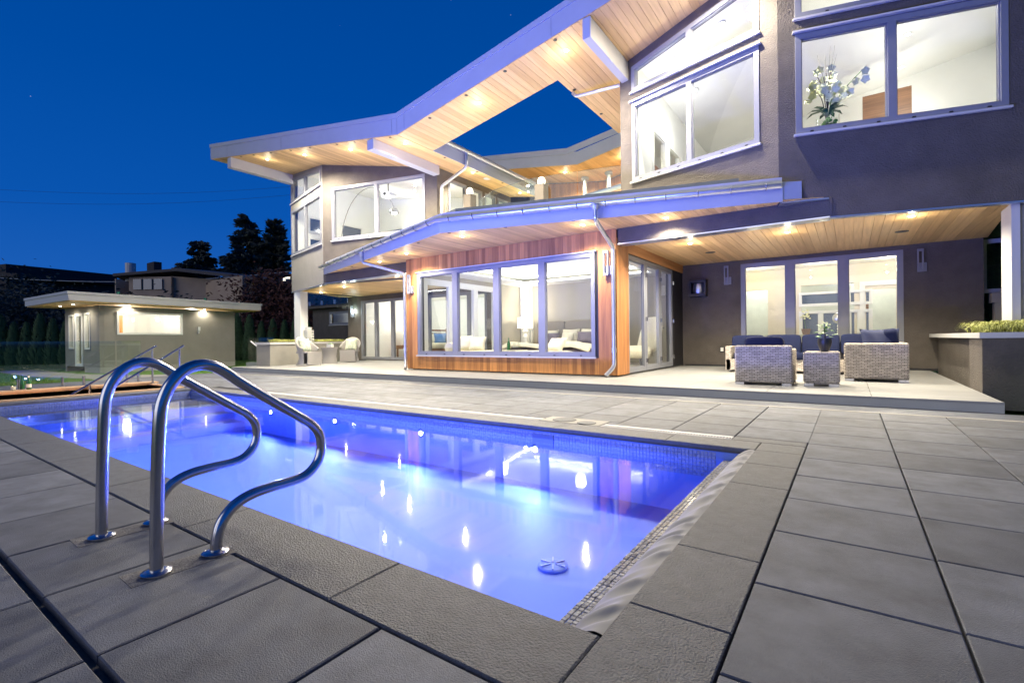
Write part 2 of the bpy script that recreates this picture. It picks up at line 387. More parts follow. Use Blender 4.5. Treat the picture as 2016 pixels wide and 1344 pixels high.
# coping stones
cx = [-.63, -1.51, -2.69, -3.87, -5.05, -6.23, -7.41, -8.59, -9.77, -10.8]
for i in range(len(cx)-1): tile(cx[i+1], 1.02, cx[i], PY0, deck, cop_m, 'coping_stone', th=.045, c=.006, gap=.0015)
cf = [-.63, -1.35, -2.5, -3.65, -4.8, -5.95, -7.1, -8.25, -9.4, -10.8]
for i in range(len(cf)-1): tile(cf[i+1], PY1, cf[i], 4.61, deck, cop_m, 'coping_stone', th=.045, c=.005, gap=.0015)
tile(-.63, 4.29, -.301, 4.61, deck, cop_m, 'coping_stone', th=.045, gap=.002); tile(-.87, 4.62, -.30, 4.79, deck, cop_m, 'coping_stone', th=.045, gap=.003)
for y0, y1 in ((1.02, 1.585), (1.585, 2.15), (2.15, 3.26), (3.26, 3.82), (3.82, 4.29)): tile(-.63, y0, -.301, y1, deck, cop_m, 'coping_stone', th=.045, c=.004, gap=.0018 if y0 != 1.02 else .003)
tile(-.63, .455, -.301, 1.012, deck, tile_m, gap=.004)
for y0 in (1.02, 2.0, 3.0, 4.0): tile(-11.12, y0, -10.8, y0+.99, deck, cop_m, 'coping_stone', th=.045, gap=.002)
# tiles on the far left terrace (left of the stair well and beyond)
for i in range(4):
    for j in range(11): tile(-13.25-.58*(i+1), -1.3+.58*j, -13.25-.58*i, -1.3+.58*(j+1), deck, tile_m, gap=.006)
for i in range(4):
    tile(-11.15-.5*(i+1), 4.42, -11.15-.5*i, 4.8, deck, tile_m, gap=.005)
tile(-3.19, 4.80, -2.862, 4.925, deck, tile_m, gap=.002); tile(-2.138, 4.80, -2.03, 4.925, deck, tile_m, gap=.002)
# slot drain and skimmer plate in the far coping
dr = MB().box(-15.0, 4.625, -.03, -2.87, 4.79, -.012).box(-2.13, 4.625, -.03, -.875, 4.79, -.012).build('drain_channel', dark_m, deck)
mb = MB()
for x0, x1 in ((-9, -2.88), (-2.13, -.875)):
    x = x0
    while x < x1: mb.box(x, 4.64, -.014, x+.012, 4.70, -.001); x += .026
    mb.box(x0, 4.622, -.014, x1, 4.64, 0).box(x0, 4.70, -.014, x1, 4.716, 0).box(x0, 4.722, -.03, x1, 4.79, -.002 if x0 > -5 else -.004)
mb.build('drain_grate', beam_m, dr, kind='stuff')
sk = MB().box(-2.86, 4.615, -.02, -2.14, 4.925, .003).build('skimmer_plate', path_m, deck)
for c, r in (((-2.62, 4.77), .125), ((-2.32, 4.71), .095)):
    MB().lathe([(r+.008, 0), (r+.008, .0045)], (*c, 0), 28).build('lid_rim', dark_m, sk); MB().lathe([(r, 0), (r, .007), (r-.006, .009)], (*c, 0), 28).build('lid', cop_m, sk)
# pale strip and track rails in front of the patio step
tr = MB().box(-16.2, 7.035, -.03, 1.9, 7.10, .002).box(-16.2, 7.10, -.036, 1.9, 7.69, -.03).build('step_track', path_m, deck)
for k in range(7): MB().box(-16.2, 7.13+k*.078, -.03, 1.85, 7.165+k*.078, .0).build('track_rail', gutter_m, tr)
# handrail mortar patches
for x in (-2.234, -2.868): MB().slab([(x-.10, .665), (x+.05, .66), (x+.06, 1.03), (x-.05, 1.035)], -.02, .0018).build('mortar_patch', patch_m, deck)

# ---- pool
pool = MB()
t = .12
pool.box(PX0-t, PY0-t, -.8, PX1+t, PY1+t, -.60)
pool.box(PX0-t, PY0-t, -.60, PX1+t, PY0+.02, -.046).box(PX0-t, PY1-.02, -.60, PX1+t, PY1+t, -.046)
pool.box(PX0-t, PY0+.02, -.60, PX0+.02, PY1-.02, -.046).box(-.86, PY0+.02, -.60, PX1+t, PY1-.02, -.112)
pool.box(PX0+.02, PY0+.02, -.60, -9.9, PY1-.02, -.34)                       # spa bench floor
for k, z in enumerate((-.22, -.34, -.46)): pool.box(-9.74+.36*k, PY0+.02, -.60, -9.74+.36*(k+1), PY1-.02, z)
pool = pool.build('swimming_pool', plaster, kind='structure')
MB().box(-9.9, PY0+.02, -.599, -9.74, PY1-.02, -.128).build('spa_ridge', cop_m, pool)
def mosaic(name, m, parent, O, U, V, N, nu, nv, p=.031, th=.004):
    mb = MB(); O, U, V, N = map(Vector, (O, U, V, N))
    for i in range(nu):
        for j in range(nv):
            g_ = .0016; a = O+U*(i*p+g_)+V*(j*p+g_); s_ = p-2*g_; h = th*random.uniform(.5, 1.5)
            q = [a, a+U*s_, a+U*s_+V*s_, a+V*s_]; mb.add(q+[x+N*h+(U*.0015 if k in (0, 3) else -U*.0015)+(V*.0015 if k < 2 else -V*.0015) for k, x in enumerate(q)], [(4, 5, 6, 7), (0, 1, 5, 4), (1, 2, 6, 5), (2, 3, 7, 6), (3, 0, 4, 7)])
    return mb.build(name, m, parent, kind='stuff')
mosaic('mosaic_tiles', mosaic_b, pool, (PX0+.02, PY1-.021, -.27), (1, 0, 0), (0, 0, 1), (0, -1, 0), 318, 7)
mosaic('mosaic_tiles', mosaic_b, pool, (PX0+.021, PY0+.02, -.27), (0, 1, 0), (0, 0, 1), (1, 0, 0), 93, 7)
mosaic('mosaic_tiles', mosaic_b, pool, (-9.9, PY0+.03, -.127), (0, 1, 0), (1, 0, 0), (0, 0, 1), 92, 5, p=.0315)
mosaic('mosaic_tiles', mosaic_m, pool, (-.865, PY0+.01, -.111), (0, 1, 0), (1, 0, 0), (0, 0, 1), 130, 6, p=.0224)
for k in range(3):
    mosaic('step_edge_tiles', mosaic_b, pool, (-9.74+.36*(k+1)-.033, PY0+.03, (-.22, -.34, -.46)[k]+.0005), (0, 1, 0), (1, 0, 0), (0, 0, 1), 92, 1)
MB().add([(PX0+.021, PY0+.021, WZ), (-.855, PY0+.021, WZ), (-.855, PY1-.025, WZ), (PX0+.021, PY1-.025, WZ)], [(0, 1, 2, 3)]).build('pool_water', water_m, kind='structure')
# drain cover on the floor, return fittings, lights
dc = MB().lathe([(.10, 0), (.10, .014), (.088, .02), (.06, .023)], (-1.62, 2.77, -.60), 32).build('floor_drain_cover', plaster, pool)
for k in range(6):
    a = k*PI/3; MB().obox((-1.62+.055*math.cos(a), 2.77+.055*math.sin(a)), a, .07, .008, -.578, -.5705).build('spoke', mat('spoke_grey', (.42, .45, .55), .5) if k == 0 else MATS['spoke_grey'], dc)
MB().box(-2.72, PY1-.034, -.20, -2.47, PY1-.018, -.075).build('skimmer_mouth', mat('skimmer_blue', (.10, .13, .25), .4), pool)
for x in (-7.78, -6.07, -4.345, -2.685):
    f = MB().lathe([(.055, 0), (.055, -.012), (.04, -.02)], (x, PY1-.02, -.235), 18, 'y').build('pool_light', steel, pool)
    MB().lathe([(.028, -.02), (.024, -.026)], (x, PY1-.02, -.235), 14, 'y').build('lens', pool_em, f)
for x in (-7.78, -6.07, -4.345, -2.685): light('pool_spot', 'SPOT', (x, PY1-.07, -.25), 6.5*K_POOL, BLUE, (0, -1, .1), .04, 172, .3)
for x in (-8.6, -6.6, -4.6, -2.6):  # unseen near-wall fittings, added with spots that wash the house blue
    f = MB().lathe([(.055, 0), (.055, .012), (.04, .02)], (x, PY0+.02, -.28), 18, 'y').build('pool_light', steel, pool)
    light('pool_spot', 'SPOT', (x, PY0+.07, -.28), 58*K_POOL, BLUE_UP, (0, 1, .75), .05, 92, .5); light('pool_spot', 'SPOT', (x-.9, PY0+.07, -.2), 9*K_POOL, BLUE, (0, 1, .1), .05, 172, .3)
light('pool_spot', 'SPOT', (-10.70, 2.8, -.26), 6*K_POOL, BLUE, (1, 0, -.1), .04, 160, .5)

# ---- cover fabric along the right end
mb = MB(); n, m_ = 300, 16
for i in range(n+1):
    y = 1.368+(4.284-1.368)*i/n
    for j in range(m_+1):
        s_ = j/m_; x = -.785+.157*s_; z = -.100+.096*math.sin(s_*PI*.5)**.75
        ph = y*26-s_*5.5+1.8*math.sin(y*3.1)+1.1*math.sin(y*7.7+1)
        w = abs(math.sin(ph*.5))**1.5*.016+abs(math.sin(ph*.93+2*s_))**3*.010
        mb.v.append((x+.003*math.sin(y*17)*s_*(1-s_)*4, y, min(z+(w-.010)*min(1, s_*4)*min(1, (1-s_)*5), .010)))
for i in range(n):
    for j in range(m_): a = i*(m_+1)+j; mb.f.append((a, a+1, a+m_+2, a+m_+1))
mb.box(-.784, 1.37, -.111, -.632, 4.28, -.10)
cov = mb.build('pool_cover', fab_grey, smooth=True, label='grey wrinkled fabric edge of the rolled pool cover along the pool end', category='pool cover')
MB().tube([(-.782, 1.366, -.094), (-.782, 4.284, -.094)], .006, 8).build('hem', fab_grey, cov)

# ---- stair well left of the pool
trw = MB().box(TX0-.16, DY0, -1.9, TX0, TY1+.16, -.004).box(TX0-.0, TY1, -1.9, TX1+.0, TY1+.16, -.004).box(TX1, DY0, -1.9, TX1+.14, TY1+.16, -.004).box(TX0, DY0, -1.95, TX1, TY1, -1.85)
trw = trw.build('stair_well', trench_m, kind='structure')
for k in range(9): MB().box(TX0, 3.9-.3*(k+1), -1.85, TX1, 3.9-.3*k, -.18*(k+1)).build('stair_tread', trench_m, trw)
for y in (3.6, 2.2, .8, -.6):
    MB().box(TX1-.012, y-.06, -.62, TX1, y+.06, -.55).build('step_light', step_em, trw)
    light('step_lamp', 'POINT', (TX1-.12, y, -.5), 16, (1, .62, .32), size=.05)
cap = MB().box(TX0-.30, DY0, -.002, TX0+.02, TY1+.2, .03).build('well_cap', trench_m, trw)

# ---- lawn grass, path
MB().slab([(-15.88, 4.9), (-15.88, 7.6), (-17.6, 7.9), (-20.5, 6.2), (-22.9, 5.5), (-29, 5.3), (-29, 4.2), (-23, 4.2), (-19.5, 4.9), (-17.6, 4.7)], -.17, -.158).build('garden_path', path_m, kind='structure')
mb = MB()
def blades(mb, pts, h0, h1, w, lean=.5):
    for (x, y, z) in pts:
        a = random.uniform(0, 2*PI); h = random.uniform(h0, h1); l = random.uniform(0, lean)*h; dx, dy = math.cos(a), math.sin(a)
        px_, py_ = -dy*w, dx*w
        mb.add([(x-px_, y-py_, z), (x+px_, y+py_, z), (x+px_*.6+dx*l*.4, y+py_*.6+dy*l*.4, z+h*.6), (x-px_*.6+dx*l*.4, y-py_*.6+dy*l*.4, z+h*.6), (x+dx*l, y+dy*l, z+h)], [(0, 1, 2, 3), (3, 2, 4)])
pts = []
for _ in range(60000):
    x, y = (random.uniform(-36, -16.1), random.uniform(-3, 4.2)) if random.random() < .5 else (random.uniform(-36, -16.6), random.uniform(4.2, 16))
    if (4.1 < y < 7.9 and x > -29.5) or (-27 < x < -22.6 and 5.5 < y < 11.5): continue
    pts.append((x, y, -.168))
blades(mb, pts, .04, .08, .006)
mb.build('grass', lawn_m, kind='stuff')

# ---- patio
patio = MB().box(-16.4, 7.71, -.2, 1.42, 14.2, .100).build('patio', riser_m, kind='structure')
MB().box(-16.4, 7.69, .0, 1.43, 7.709, .118).build('patio_riser', riser_m, patio)
MB().box(-16.4, 7.70, -.03, 1.43, 7.712, .0).build('shadow_gap', black_m, patio)
xs = [1.43, .22, -.98, -2.18, -3.38, -4.58, -5.78, -6.98, -8.18, -9.38, -10.58, -11.78, -12.98, -14.18, -15.38, -16.4]
ys = [7.685, 8.285, 8.885, 9.485, 10.085, 10.685, 11.285, 11.885, 12.485, 13.085, 13.9]
for j in range(len(ys)-1):
    for i in range(len(xs)-1):
        cxm, cym = (xs[i]+xs[i+1])/2, (ys[j]+ys[j+1])/2
        if -9.6 < cxm < -4.1 and cym > 9.4: continue
        tile(xs[i+1], ys[j], xs[i], ys[j+1], patio, patio_m, 'paver', zt=.127, th=.03, c=.003, gap=.0022, jit=.0003)

def sweep(mb, prof, path, closed_prof=True):
    """sweep an (out, z) profile along an xy path with mitred corners; out is to the right-hand side of travel... towards -Y for left-to-right"""
    n = len(prof); b = len(mb.v)
    for i, p in enumerate(path):
        d0 = (Vector(path[i])-Vector(path[i-1])).normalized() if i else None
        d1 = (Vector(path[i+1])-Vector(path[i])).normalized() if i < len(path)-1 else None
        d = ((d0 or d1)+(d1 or d0)).normalized(); nrm = Vector((d.y, -d.x)); sc = 1
        if d0 and d1: sc = 1/max(.3, nrm.dot(Vector((d1.y, -d1.x))))
        for o_, z in prof: mb.v.append((p[0]+nrm.x*o_*sc, p[1]+nrm.y*o_*sc, z))
    for i in range(len(path)-1):
        for k in range(n if closed_prof else n-1): j = (k+1) % n; mb.f.append((b+i*n+k, b+i*n+j, b+(i+1)*n+j, b+(i+1)*n+k))
    if closed_prof: mb.f += [tuple(b+k for k in range(n))[::-1], tuple(b+(len(path)-1)*n+k for k in range(n))]
    return mb
def rectp(o0, o1, z0, z1): return [(o0, z0), (o1, z0), (o1, z1), (o0, z1)]
def gutter_prof(c, z, r=.065, th=.006):
    A = [PI+PI*k/8 for k in range(9)]
    return [(c+r*math.cos(a), z+r*math.sin(a)) for a in A]+[(c+(r-th)*math.cos(a), z+(r-th)*math.sin(a)) for a in A[::-1]]

# ================================================================== THE HOUSE
house = empty('modern_house', (-6.8, 12, 0), label='two storey grey stucco and cedar house with folded overhanging roof beyond the pool', category='house')
z1 = lambda x, y=0: 5.848-.16*(x+8.865)
z2 = lambda x, y=0: 5.848+.1784*(x+8.865)
YF_ = 8.016
def planks(polys, zf, w, name_parent, m, ax=0, th=.014, gap=.0028, lo=None, hi=None, clipname='plank'):
    for poly in polys:
        a = min(p[ax] for p in poly); b = max(p[ax] for p in poly); x = a-random.random()*w*.3
        while x < b:
            q = clip(poly, ax, x+gap, x+w-gap)
            if q and abs(sum(q[i][0]*q[(i+1) % len(q)][1]-q[(i+1) % len(q)][0]*q[i][1] for i in range(len(q))))/2 > .002:
                j = random.uniform(0, .0012)
                MB().slab(q, lambda X, Y: zf(X, Y)-th-j, lambda X, Y: zf(X, Y)).build(clipname, m, name_parent)
            x += w
# main roof
R1 = [(-18.39, YF_), (-8.87, YF_), (-8.87, 14.3), (-18.39, 14.3)]
R2 = [(-8.862, YF_), (7, YF_), (7, 17), (-5.15, 17), (-5.15, 9.25), (-8.862, 9.25)]
H_ = .47
roof = MB().slab(R1, z1, lambda x, y: z1(x)+H_).slab(R2, z2, lambda x, y: z2(x)+H_).build('roof', fascia_m, house)
lp = [(-18.41, z1(-18.41)+H_-.085), (-8.87, z1(-8.87)+H_-.085), (7, z2(7)+H_-.085), (7, z2(7)+H_+.03), (-8.87, z1(-8.87)+H_+.03), (-18.41, z1(-18.41)+H_+.03)]
MB().prism([lp], (0, YF_-.022, 0), (1, 0, 0), (0, 0, 1), (0, 1, 0), .045).build('roof_edge_trim', fascia_m, roof)
MB().box(-18.412, YF_+.02, z1(-18.39)+.03, -18.392, 14.3, z1(-18.39)+H_+.02).build('roof_edge_trim', fascia_m, roof)
for x in (-17.2, -13.9, -9.05, -8.62, -4.6): MB().box(x, YF_-.004, (z1 if x < -8.9 else z2)(x)+.02, x+.006, YF_+.002, (z1 if x < -8.9 else z2)(x)+H_-.1).build('fascia_seam', dark_m if 0 else frame_m, roof)
R2f = [(-8.86, YF_+.01), (-5.15, YF_+.01), (-5.15, 9.24), (-8.86, 9.24)]
R2b = [(-5.148, YF_+.01), (1.2, YF_+.01), (1.2, 11.5), (-5.148, 12.6)]
R1b = [(-18.37, YF_+.01), (-8.88, YF_+.01), (-8.88, 14.28), (-18.37, 14.28)]
planks([R1b], z1, .14, roof, soffitY); planks([R2f, R2b], z2, .14, roof, soffitY)
# courtyard edge of the roof: fascia and gutter along y
MB().box(-8.868, 9.24, z1(-8.87)-.02, -8.85, 14.32, z1(-8.87)+.34).build('courtyard_fascia', fascia_m, roof)
mb = MB(); sweep(mb, gutter_prof(.075, z1(-8.87)+.34), [(-8.85, 9.1), (-8.85, 14.3)]); mb.build('gutter', gutter_m, roof, smooth='auto')
for k in range(13): MB().box(-8.85, 9.4+.4*k, z1(-8.87)+.34, -8.70, 9.412+.4*k, z1(-8.87)+.352).build('gutter_bracket', gutter_m, roof)
# beams under the roof
for x0, x1, ye, zb in ((-3.95, -3.79, 9.88, 6.33), (-9.98, -9.75, 10.42, 5.72), (-17.21, -16.98, 10.25, 6.80)):
    zt = (z2 if x0 > -8 else z1)(x0 if x0 > -8 else x1)
    MB().box(x0, YF_+.012, zb, x1, ye, zt-.016).build('roof_beam', beam_m, house, bevel=.004)
def downlight(parent, x, y, z, energy, cone=135, vent=False, rr=.062, aim=(0, 0, -1)):
    f = MB().lathe([(rr, 0), (rr, -.006), (rr-.012, -.008)], (x, y, z-.0145), 20).build('recessed_light', black_m if vent else beam_m, parent)
    if vent: return
    MB().lathe([(rr-.018, 0), (rr-.022, -.004)], (x, y, z-.0225), 16).build('lens', lens_em, f)
    light('downlight_lamp', 'SPOT', (x, y, z-.05), energy*K_SOFFIT*(.50 if z < 3.5 else .72), WARM, aim, .035, cone, .7)
    light('soffit_fill', 'POINT', (x, y, z-.24), energy*K_SOFFIT*(.008 if z < 3.5 else .0045), WARM, size=.02)  # unseen point added below each fitting to brighten the soffit boards
for x in (-15.69, -13.55, -11.34, -9.17): downlight(house, x, 8.56, z1(x), 130, 165)
for y in (11.2, 13.7): downlight(house, -9.14, y, z1(-9.14), 90, 150)
for x in (-6.77, -4.56, -1.9): downlight(house, x, 8.54, z2(x), 150, 165)
for x in (-16.45, -15.65, -14.63, -13.55, -12.56, -11.33, -10.57, -9.21): downlight(house, x, 8.11, z1(x), 0, vent=True, rr=.035)
for y in (9.79, 11.18, 12.45): downlight(house, -8.96, y, z1(-8.96), 0, vent=True, rr=.035)
for x in (-7.88, -6.79, -5.75, -4.57): downlight(house, x, 8.12, z2(x), 0, vent=True, rr=.04)
for x, y in ((-5.06, 9.84), (-5.06, 11.28)): downlight(house, x, y, z2(x), 0, vent=True, rr=.04)
MB().lathe([(.12, 0), (.12, -.006), (.10, -.009)], (-9.14, 11.9, z1(-9.14)-.0145), 24).build('ceiling_speaker', white_m, roof)

# --- upper right bay
aP = math.atan2(-.835, 3.06); LP = math.hypot(.835, 3.06); OP = (-4.0, 9.9); OQ = (-.94, 9.065); aQ = math.radians(15)
zP = lambda u: z2(OP[0]+u*math.cos(aP)); zQ = lambda u: z2(OQ[0]+u*math.cos(aQ))
tP = lambda u: 6.56+.17*(u-.31)
UP0, UP1 = .30, 2.88
rect = lambda a, b, c, d: [(a, c), (b, c), (b, d), (a, d)]
wp = wall('upper_wall', stucco, house, OP, aP, [[(0, 3.12), (LP, 3.12), (LP, zP(LP)-.016), (0, zP(0)-.016)], rect(UP0, UP1, 4.165, 5.80), [(UP0, 6.03), (UP1, 6.03), (UP1, tP(UP1)), (UP0, tP(UP0))]], .22)
window(house, OP, aP, UP0, UP1, 4.165, 5.80, [1.594], fw_=.085, mull=.10, clips=6)
window(house, OP, aP, UP0, UP1, 6.03, tP, [1.594], fw_=.085, mull=.10, clips=0)
tQ = lambda u: 7.35+.17*(u-.25)
wq = wall('upper_wall', stucco, house, OQ, aQ, [[(0, 3.1), (.70, 3.1), (.715, 2.80), (7.5, 2.80), (7.5, zQ(7.5)-.016), (0, zQ(0)-.016)], rect(.25, 2.93, 4.165, 5.775), [(.25, 6.03), (2.93, 6.03), (2.93, 6.9), (.25, 6.75)]], .22, label='purple grey stucco wall with the orchid window')
window(house, OQ, aQ, .25, 2.93, 4.165, 5.775, [1.55], fw_=.085, mull=.11, clips=6)
window(house, OQ, aQ, .25, 2.93, 6.03, lambda u: 6.75+.056*(u-.25), [1.55], fw_=.085, mull=.11, clips=3)
UQ, NQ = basis(aQ)
MB().prism([rect(0.02, .70, 3.075, 3.10)], Vector((*OQ, 0))+NQ*.03, UQ, Z, -NQ, .25).build('drip_edge', gutter_m, house)
MB().prism([rect(.72, 7.4, 2.775, 2.80)], Vector((*OQ, 0))+NQ*.015, UQ, Z, -NQ, .1).build('drip_edge', gutter_m, house)
# head flashings over windows
UPv, NP = basis(aP)
for B_, U_, N_, a0, a1, z_ in ((OP, UPv, NP, UP0-.04, UP1+.04, 5.815), (OQ, UQ, NQ, .21, 2.97, 5.79)):
    MB().prism([rect(a0, a1, z_, z_+.025)], Vector((*B_, 0))+N_*.07, U_, Z, -N_, .08).build('head_flashing', beam_m, house)
# room behind P and Q (upper living room)
room = MB()
room.slab([(-3.8, 10.15), (-.94, 9.36), (5.0, 10.9), (5.0, 16.5), (-3.8, 16.5)], 3.55, 3.62)
floor_u = room.build('upper_floor', room_floor, house)
MB().slab([(-3.78, 10.1), (-.94, 9.32), (3.4, 10.45), (3.4, 16.4), (-3.78, 16.4)], lambda x, y: z2(x)-.42*0-.05, lambda x, y: z2(x)-.02).build('ceiling', white_m, house)
MB().box(-3.8, 16.3, 3.6, 3.5, 16.4, 8.0).build('interior_wall', white_m, house)
MB().prism([[(10.95, 3.6), (16.3, 3.6), (16.3, 6.6), (10.1, 6.6), (10.1, 3.6+.0)][:0] or [(10.05, 3.6), (16.3, 3.6), (16.3, 6.72), (10.05, 6.72)], rect(11.0, 12.0, 3.75, 5.75), rect(12.2, 13.2, 3.75, 5.75), rect(13.4, 14.4, 3.75, 5.75), rect(14.6, 15.6, 3.75, 5.75)], (-3.8, 0, 0), (0, 1, 0), (0, 0, 1), (1, 0, 0), .12).build('interior_wall', white_m, house)
for y in (11.0, 12.2, 13.4, 14.6):
    window(house, (-3.68, y), PI/2, 0, 1.0, 3.75, 5.75, fw_=.09, m=wframe_m, sill=False, depth=.1, proud=.015)
MB().prism([[(10.3, 3.6), (16.3, 3.6), (16.3, 7.6), (10.3, 7.6)], rect(11.2, 12.6, 3.7, 6.3), rect(13.4, 14.9, 3.7, 6.3)], (3.0, 0, 0), (0, 1, 0), (0, 0, 1), (1, 0, 0), .12).build('interior_wall', white_m, house)
for y0, y1 in ((11.2, 12.6), (13.4, 14.9)): window(house, (3.0, y0), PI/2, 0, y1-y0, 3.7, 6.3, fw_=.12, m=wframe_m, sill=False, depth=.1, proud=.0, out=1)
light('orchid_fill', 'SPOT', (-.30, 9.42, 6.3), 420, NEUT, (0, .25, -1), .04, 75, .6)  # extra spot without a fitting, added to brighten the orchid
MB().box(.3, 15.0, 3.6, 1.25, 15.2, 6.85).build('walnut_divider', walnut_z, house)
MB().box(2.2, 12.0, 3.6, 2.8, 12.1, 6.6).build('walnut_divider', walnut_z, house)
for x, y in ((-3.0, 10.5), (-2.0, 10.15), (-3.0, 12.1), (.45, 10.9), (1.1, 12.4), (1.1, 13.9), (1.1, 15.5)):
    zc = z2(x)-.066
    f = MB().lathe([(.07, 0), (.07, -.006), (.055, -.008)], (x, y, zc), 20).build('recessed_light', white_m, house); MB().lathe([(.05, 0), (.045, -.006)], (x, y, zc-.006), 16).build('lens', lens_em, f)
    light('room_lamp', 'POINT', (x, y, zc-1.1), (12.5 if x < -1 else 17)*K_ROOM, NEUT, size=.05)
for x, y in ((-2.0, 11.4), (-1.2, 12.9)): MB().lathe([(.12, 0), (.12, -.005)], (x, y, z2(x)-.052), 24).build('ceiling_speaker', beam_m, house)

# --- upper left bay
aA = math.atan2(-.78, 3.15); LA = math.hypot(.78, 3.15); OA = (-17.25, 10.3); OB = (-14.1, 9.52); aB = math.atan2(1.0, 4.15); LB = math.hypot(1, 4.15)
zA = lambda u: z1(OA[0]+u*math.cos(aA))-.016; zB = lambda u: z1(OB[0]+u*math.cos(aB))-.016
tA = lambda u: 7.03-.139*(u-.08)
wall('upper_wall', stucco_pale, house, OA, aA, [[(0, 2.79), (LA, 2.79), (LA, zA(LA)), (0, zA(0))], rect(.09, 3.13, 4.13, 5.79), [(.09, 6.07), (3.13, 6.07), (3.13, tA(3.13)), (.09, tA(.09))]], .2)
window(house, OA, aA, .09, 3.13, 4.13, 5.79, [1.57], fw_=.09, mull=.11, clips=4)
window(house, OA, aA, .09, 3.13, 6.07, tA, [1.57], fw_=.09, mull=.11)
wall('upper_wall', stucco, house, OB, aB, [[(0, 2.79), (LB, 2.79), (LB, zB(LB)), (0, zB(0))], rect(.38, 3.86, 4.165, 5.87)], .2)
window(house, OB, aB, .38, 3.86, 4.165, 5.87, [2.11], fw_=.09, mull=.12, clips=6)
wall('upper_wall', stucco, house, (-17.25, 10.3), PI/2, [rect(0, 4, 2.79, z1(-17.25)-.02)], .15, out=1)
# left upper room
MB().slab([(-17.0, 10.5), (-14.1, 9.8), (-10.1, 10.75), (-10.1, 14.2), (-17.0, 14.2)], 3.5, 3.6).build('upper_floor', room_floor, house)
MB().slab([(-17.05, 10.5), (-14.1, 9.75), (-10.1, 10.7), (-10.1, 14.2), (-17.05, 14.2)], lambda x, y: z1(x)-.06, lambda x, y: z1(x)-.02).build('ceiling', white_m, house)
BW = [[(-17.05, 3.6), (-10.0, 3.6), (-10.0, 5.98), (-17.05, 7.1)]]
for a, b in ((-16.6, -15.3), (-14.4, -13.0), (-12.3, -10.9)): BW += [rect(a, b, 3.9, 4.9), rect(a, b, 5.05, 5.7)]
MB().prism(BW, (0, 14.1, 0), (1, 0, 0), (0, 0, 1), (0, 1, 0), .1).build('interior_wall', white_m, house)
for a, b in ((-16.6, -15.3), (-14.4, -13.0), (-12.3, -10.9)):
    for c_, d_ in ((3.9, 4.9), (5.05, 5.7)): window(house, (a, 14.1), 0, 0, b-a, c_, d_, fw_=.07, m=wframe_m, sill=False, proud=.015)
for x, y in ((-15.6, 11.0), (-13.3, 11.2), (-11.4, 11.9), (-14.5, 13.0)):
    light('room_lamp', 'POINT', (x, y, z1(x)-.9), 15*K_ROOM, NEUT, size=.06)
    MB().lathe([(.06, 0), (.05, -.01)], (x, y, z1(x)-.06), 16).build('recessed_light', lens_em, house)

# --- courtyard
cw = [(10.52, 3.7), (14.3, 3.7), (14.3, z1(-9.95)-.016), (10.52, z1(-9.95)-.016)]
cwh = [(11.0, 11.85), (12.03, 12.65), (12.8, 13.4), (13.5, 14.1)]
MB().prism([cw]+[rect(a, b, 3.95, 5.80) for a, b in cwh], (-9.95, 0, 0), (0, 1, 0), (0, 0, 1), (-1, 0, 0), .15).build('courtyard_wall', stucco, house)
for a, b in cwh: window(house, (-9.95, a), PI/2, 0, b-a, 3.95, 5.80, fw_=.07, m=frame_m, sill=False, out=-1)
terr = MB().slab([(-9.95, 9.7), (-4.0, 9.95), (-3.9, 18), (-9.95, 18)], 3.45, 3.9).build('terrace_floor', riser_m, house)
# far wing across the courtyard
f1 = lambda x, y=0: 7.85-.154*(x+8.87); f2 = lambda x, y=0: 7.85+.16*(x+8.87)
far = MB().slab([(-15.5, 17.4), (-8.87, 17.4), (-8.87, 22), (-15.5, 22)], f1, lambda x, y: f1(x)+.5).slab([(-8.865, 17.4), (-1, 17.4), (-1, 22), (-8.865, 22)], f2, lambda x, y: f2(x)+.5).build('far_wing_roof', fascia_m, house)
lp = [(-15.5, f1(-15.5)+.42), (-9.3, f1(-9.3)+.42), (-1, f2(-1)+.42), (-1, f2(-1)+.62), (-9.3, f1(-9.3)+.66), (-15.5, f1(-15.5)+.62)]
MB().prism([lp], (0, 17.36, 0), (1, 0, 0), (0, 0, 1), (0, 1, 0), .05).build('roof_edge_trim', fascia_m, far)
planks([[(-15.4, 17.42), (-8.88, 17.42), (-8.88, 19.9), (-15.4, 19.9)]], f1, .16, far, soffitY); planks([[(-8.86, 17.42), (-3, 17.42), (-3, 19.9), (-8.86, 19.9)]], f2, .16, far, soffitY)
fw2 = MB().box(-14.5, 20.0, 3.9, -3, 20.2, 7.7).build('far_wing_wall', cedarZ, house)
x = -12.3
while x < -5:
    zt = (f1 if x+.1 < -8.87 else f2)(x+.1)-.03
    MB().box(x+.003, 19.96, 3.9, x+.197, 19.998, zt).build('plank', cedarZ, fw2); x += .2
MB().box(-14.5, 19.95, 3.9, -12.31, 20.0, f1(-13)-.1).build('stucco_panel', stucco, fw2)
for x, y in ((-9.9, 18.3), (-7.3, 18.3)):
    zz = (f1 if x < -8.87 else f2)(x); downlight(house, x, y, zz, 170, 165, rr=.08)
for x in (-9.4, -8.3): MB().tube([(x, 19.2, 3.9), (x, 19.2, (f1 if x < -8.87 else f2)(x)-.12)], .085, 14).lathe([(.16, 0), (.16, .1)], (x, 19.2, (f1 if x < -8.87 else f2)(x)-.13), 16).build('steel_post', beam_m, house)
MB().tube([(-10.4, 16.6, 6.05), (-4.0, 16.2, 6.45)], .09, 12).build('terrace_pipe', gutter_m, house)

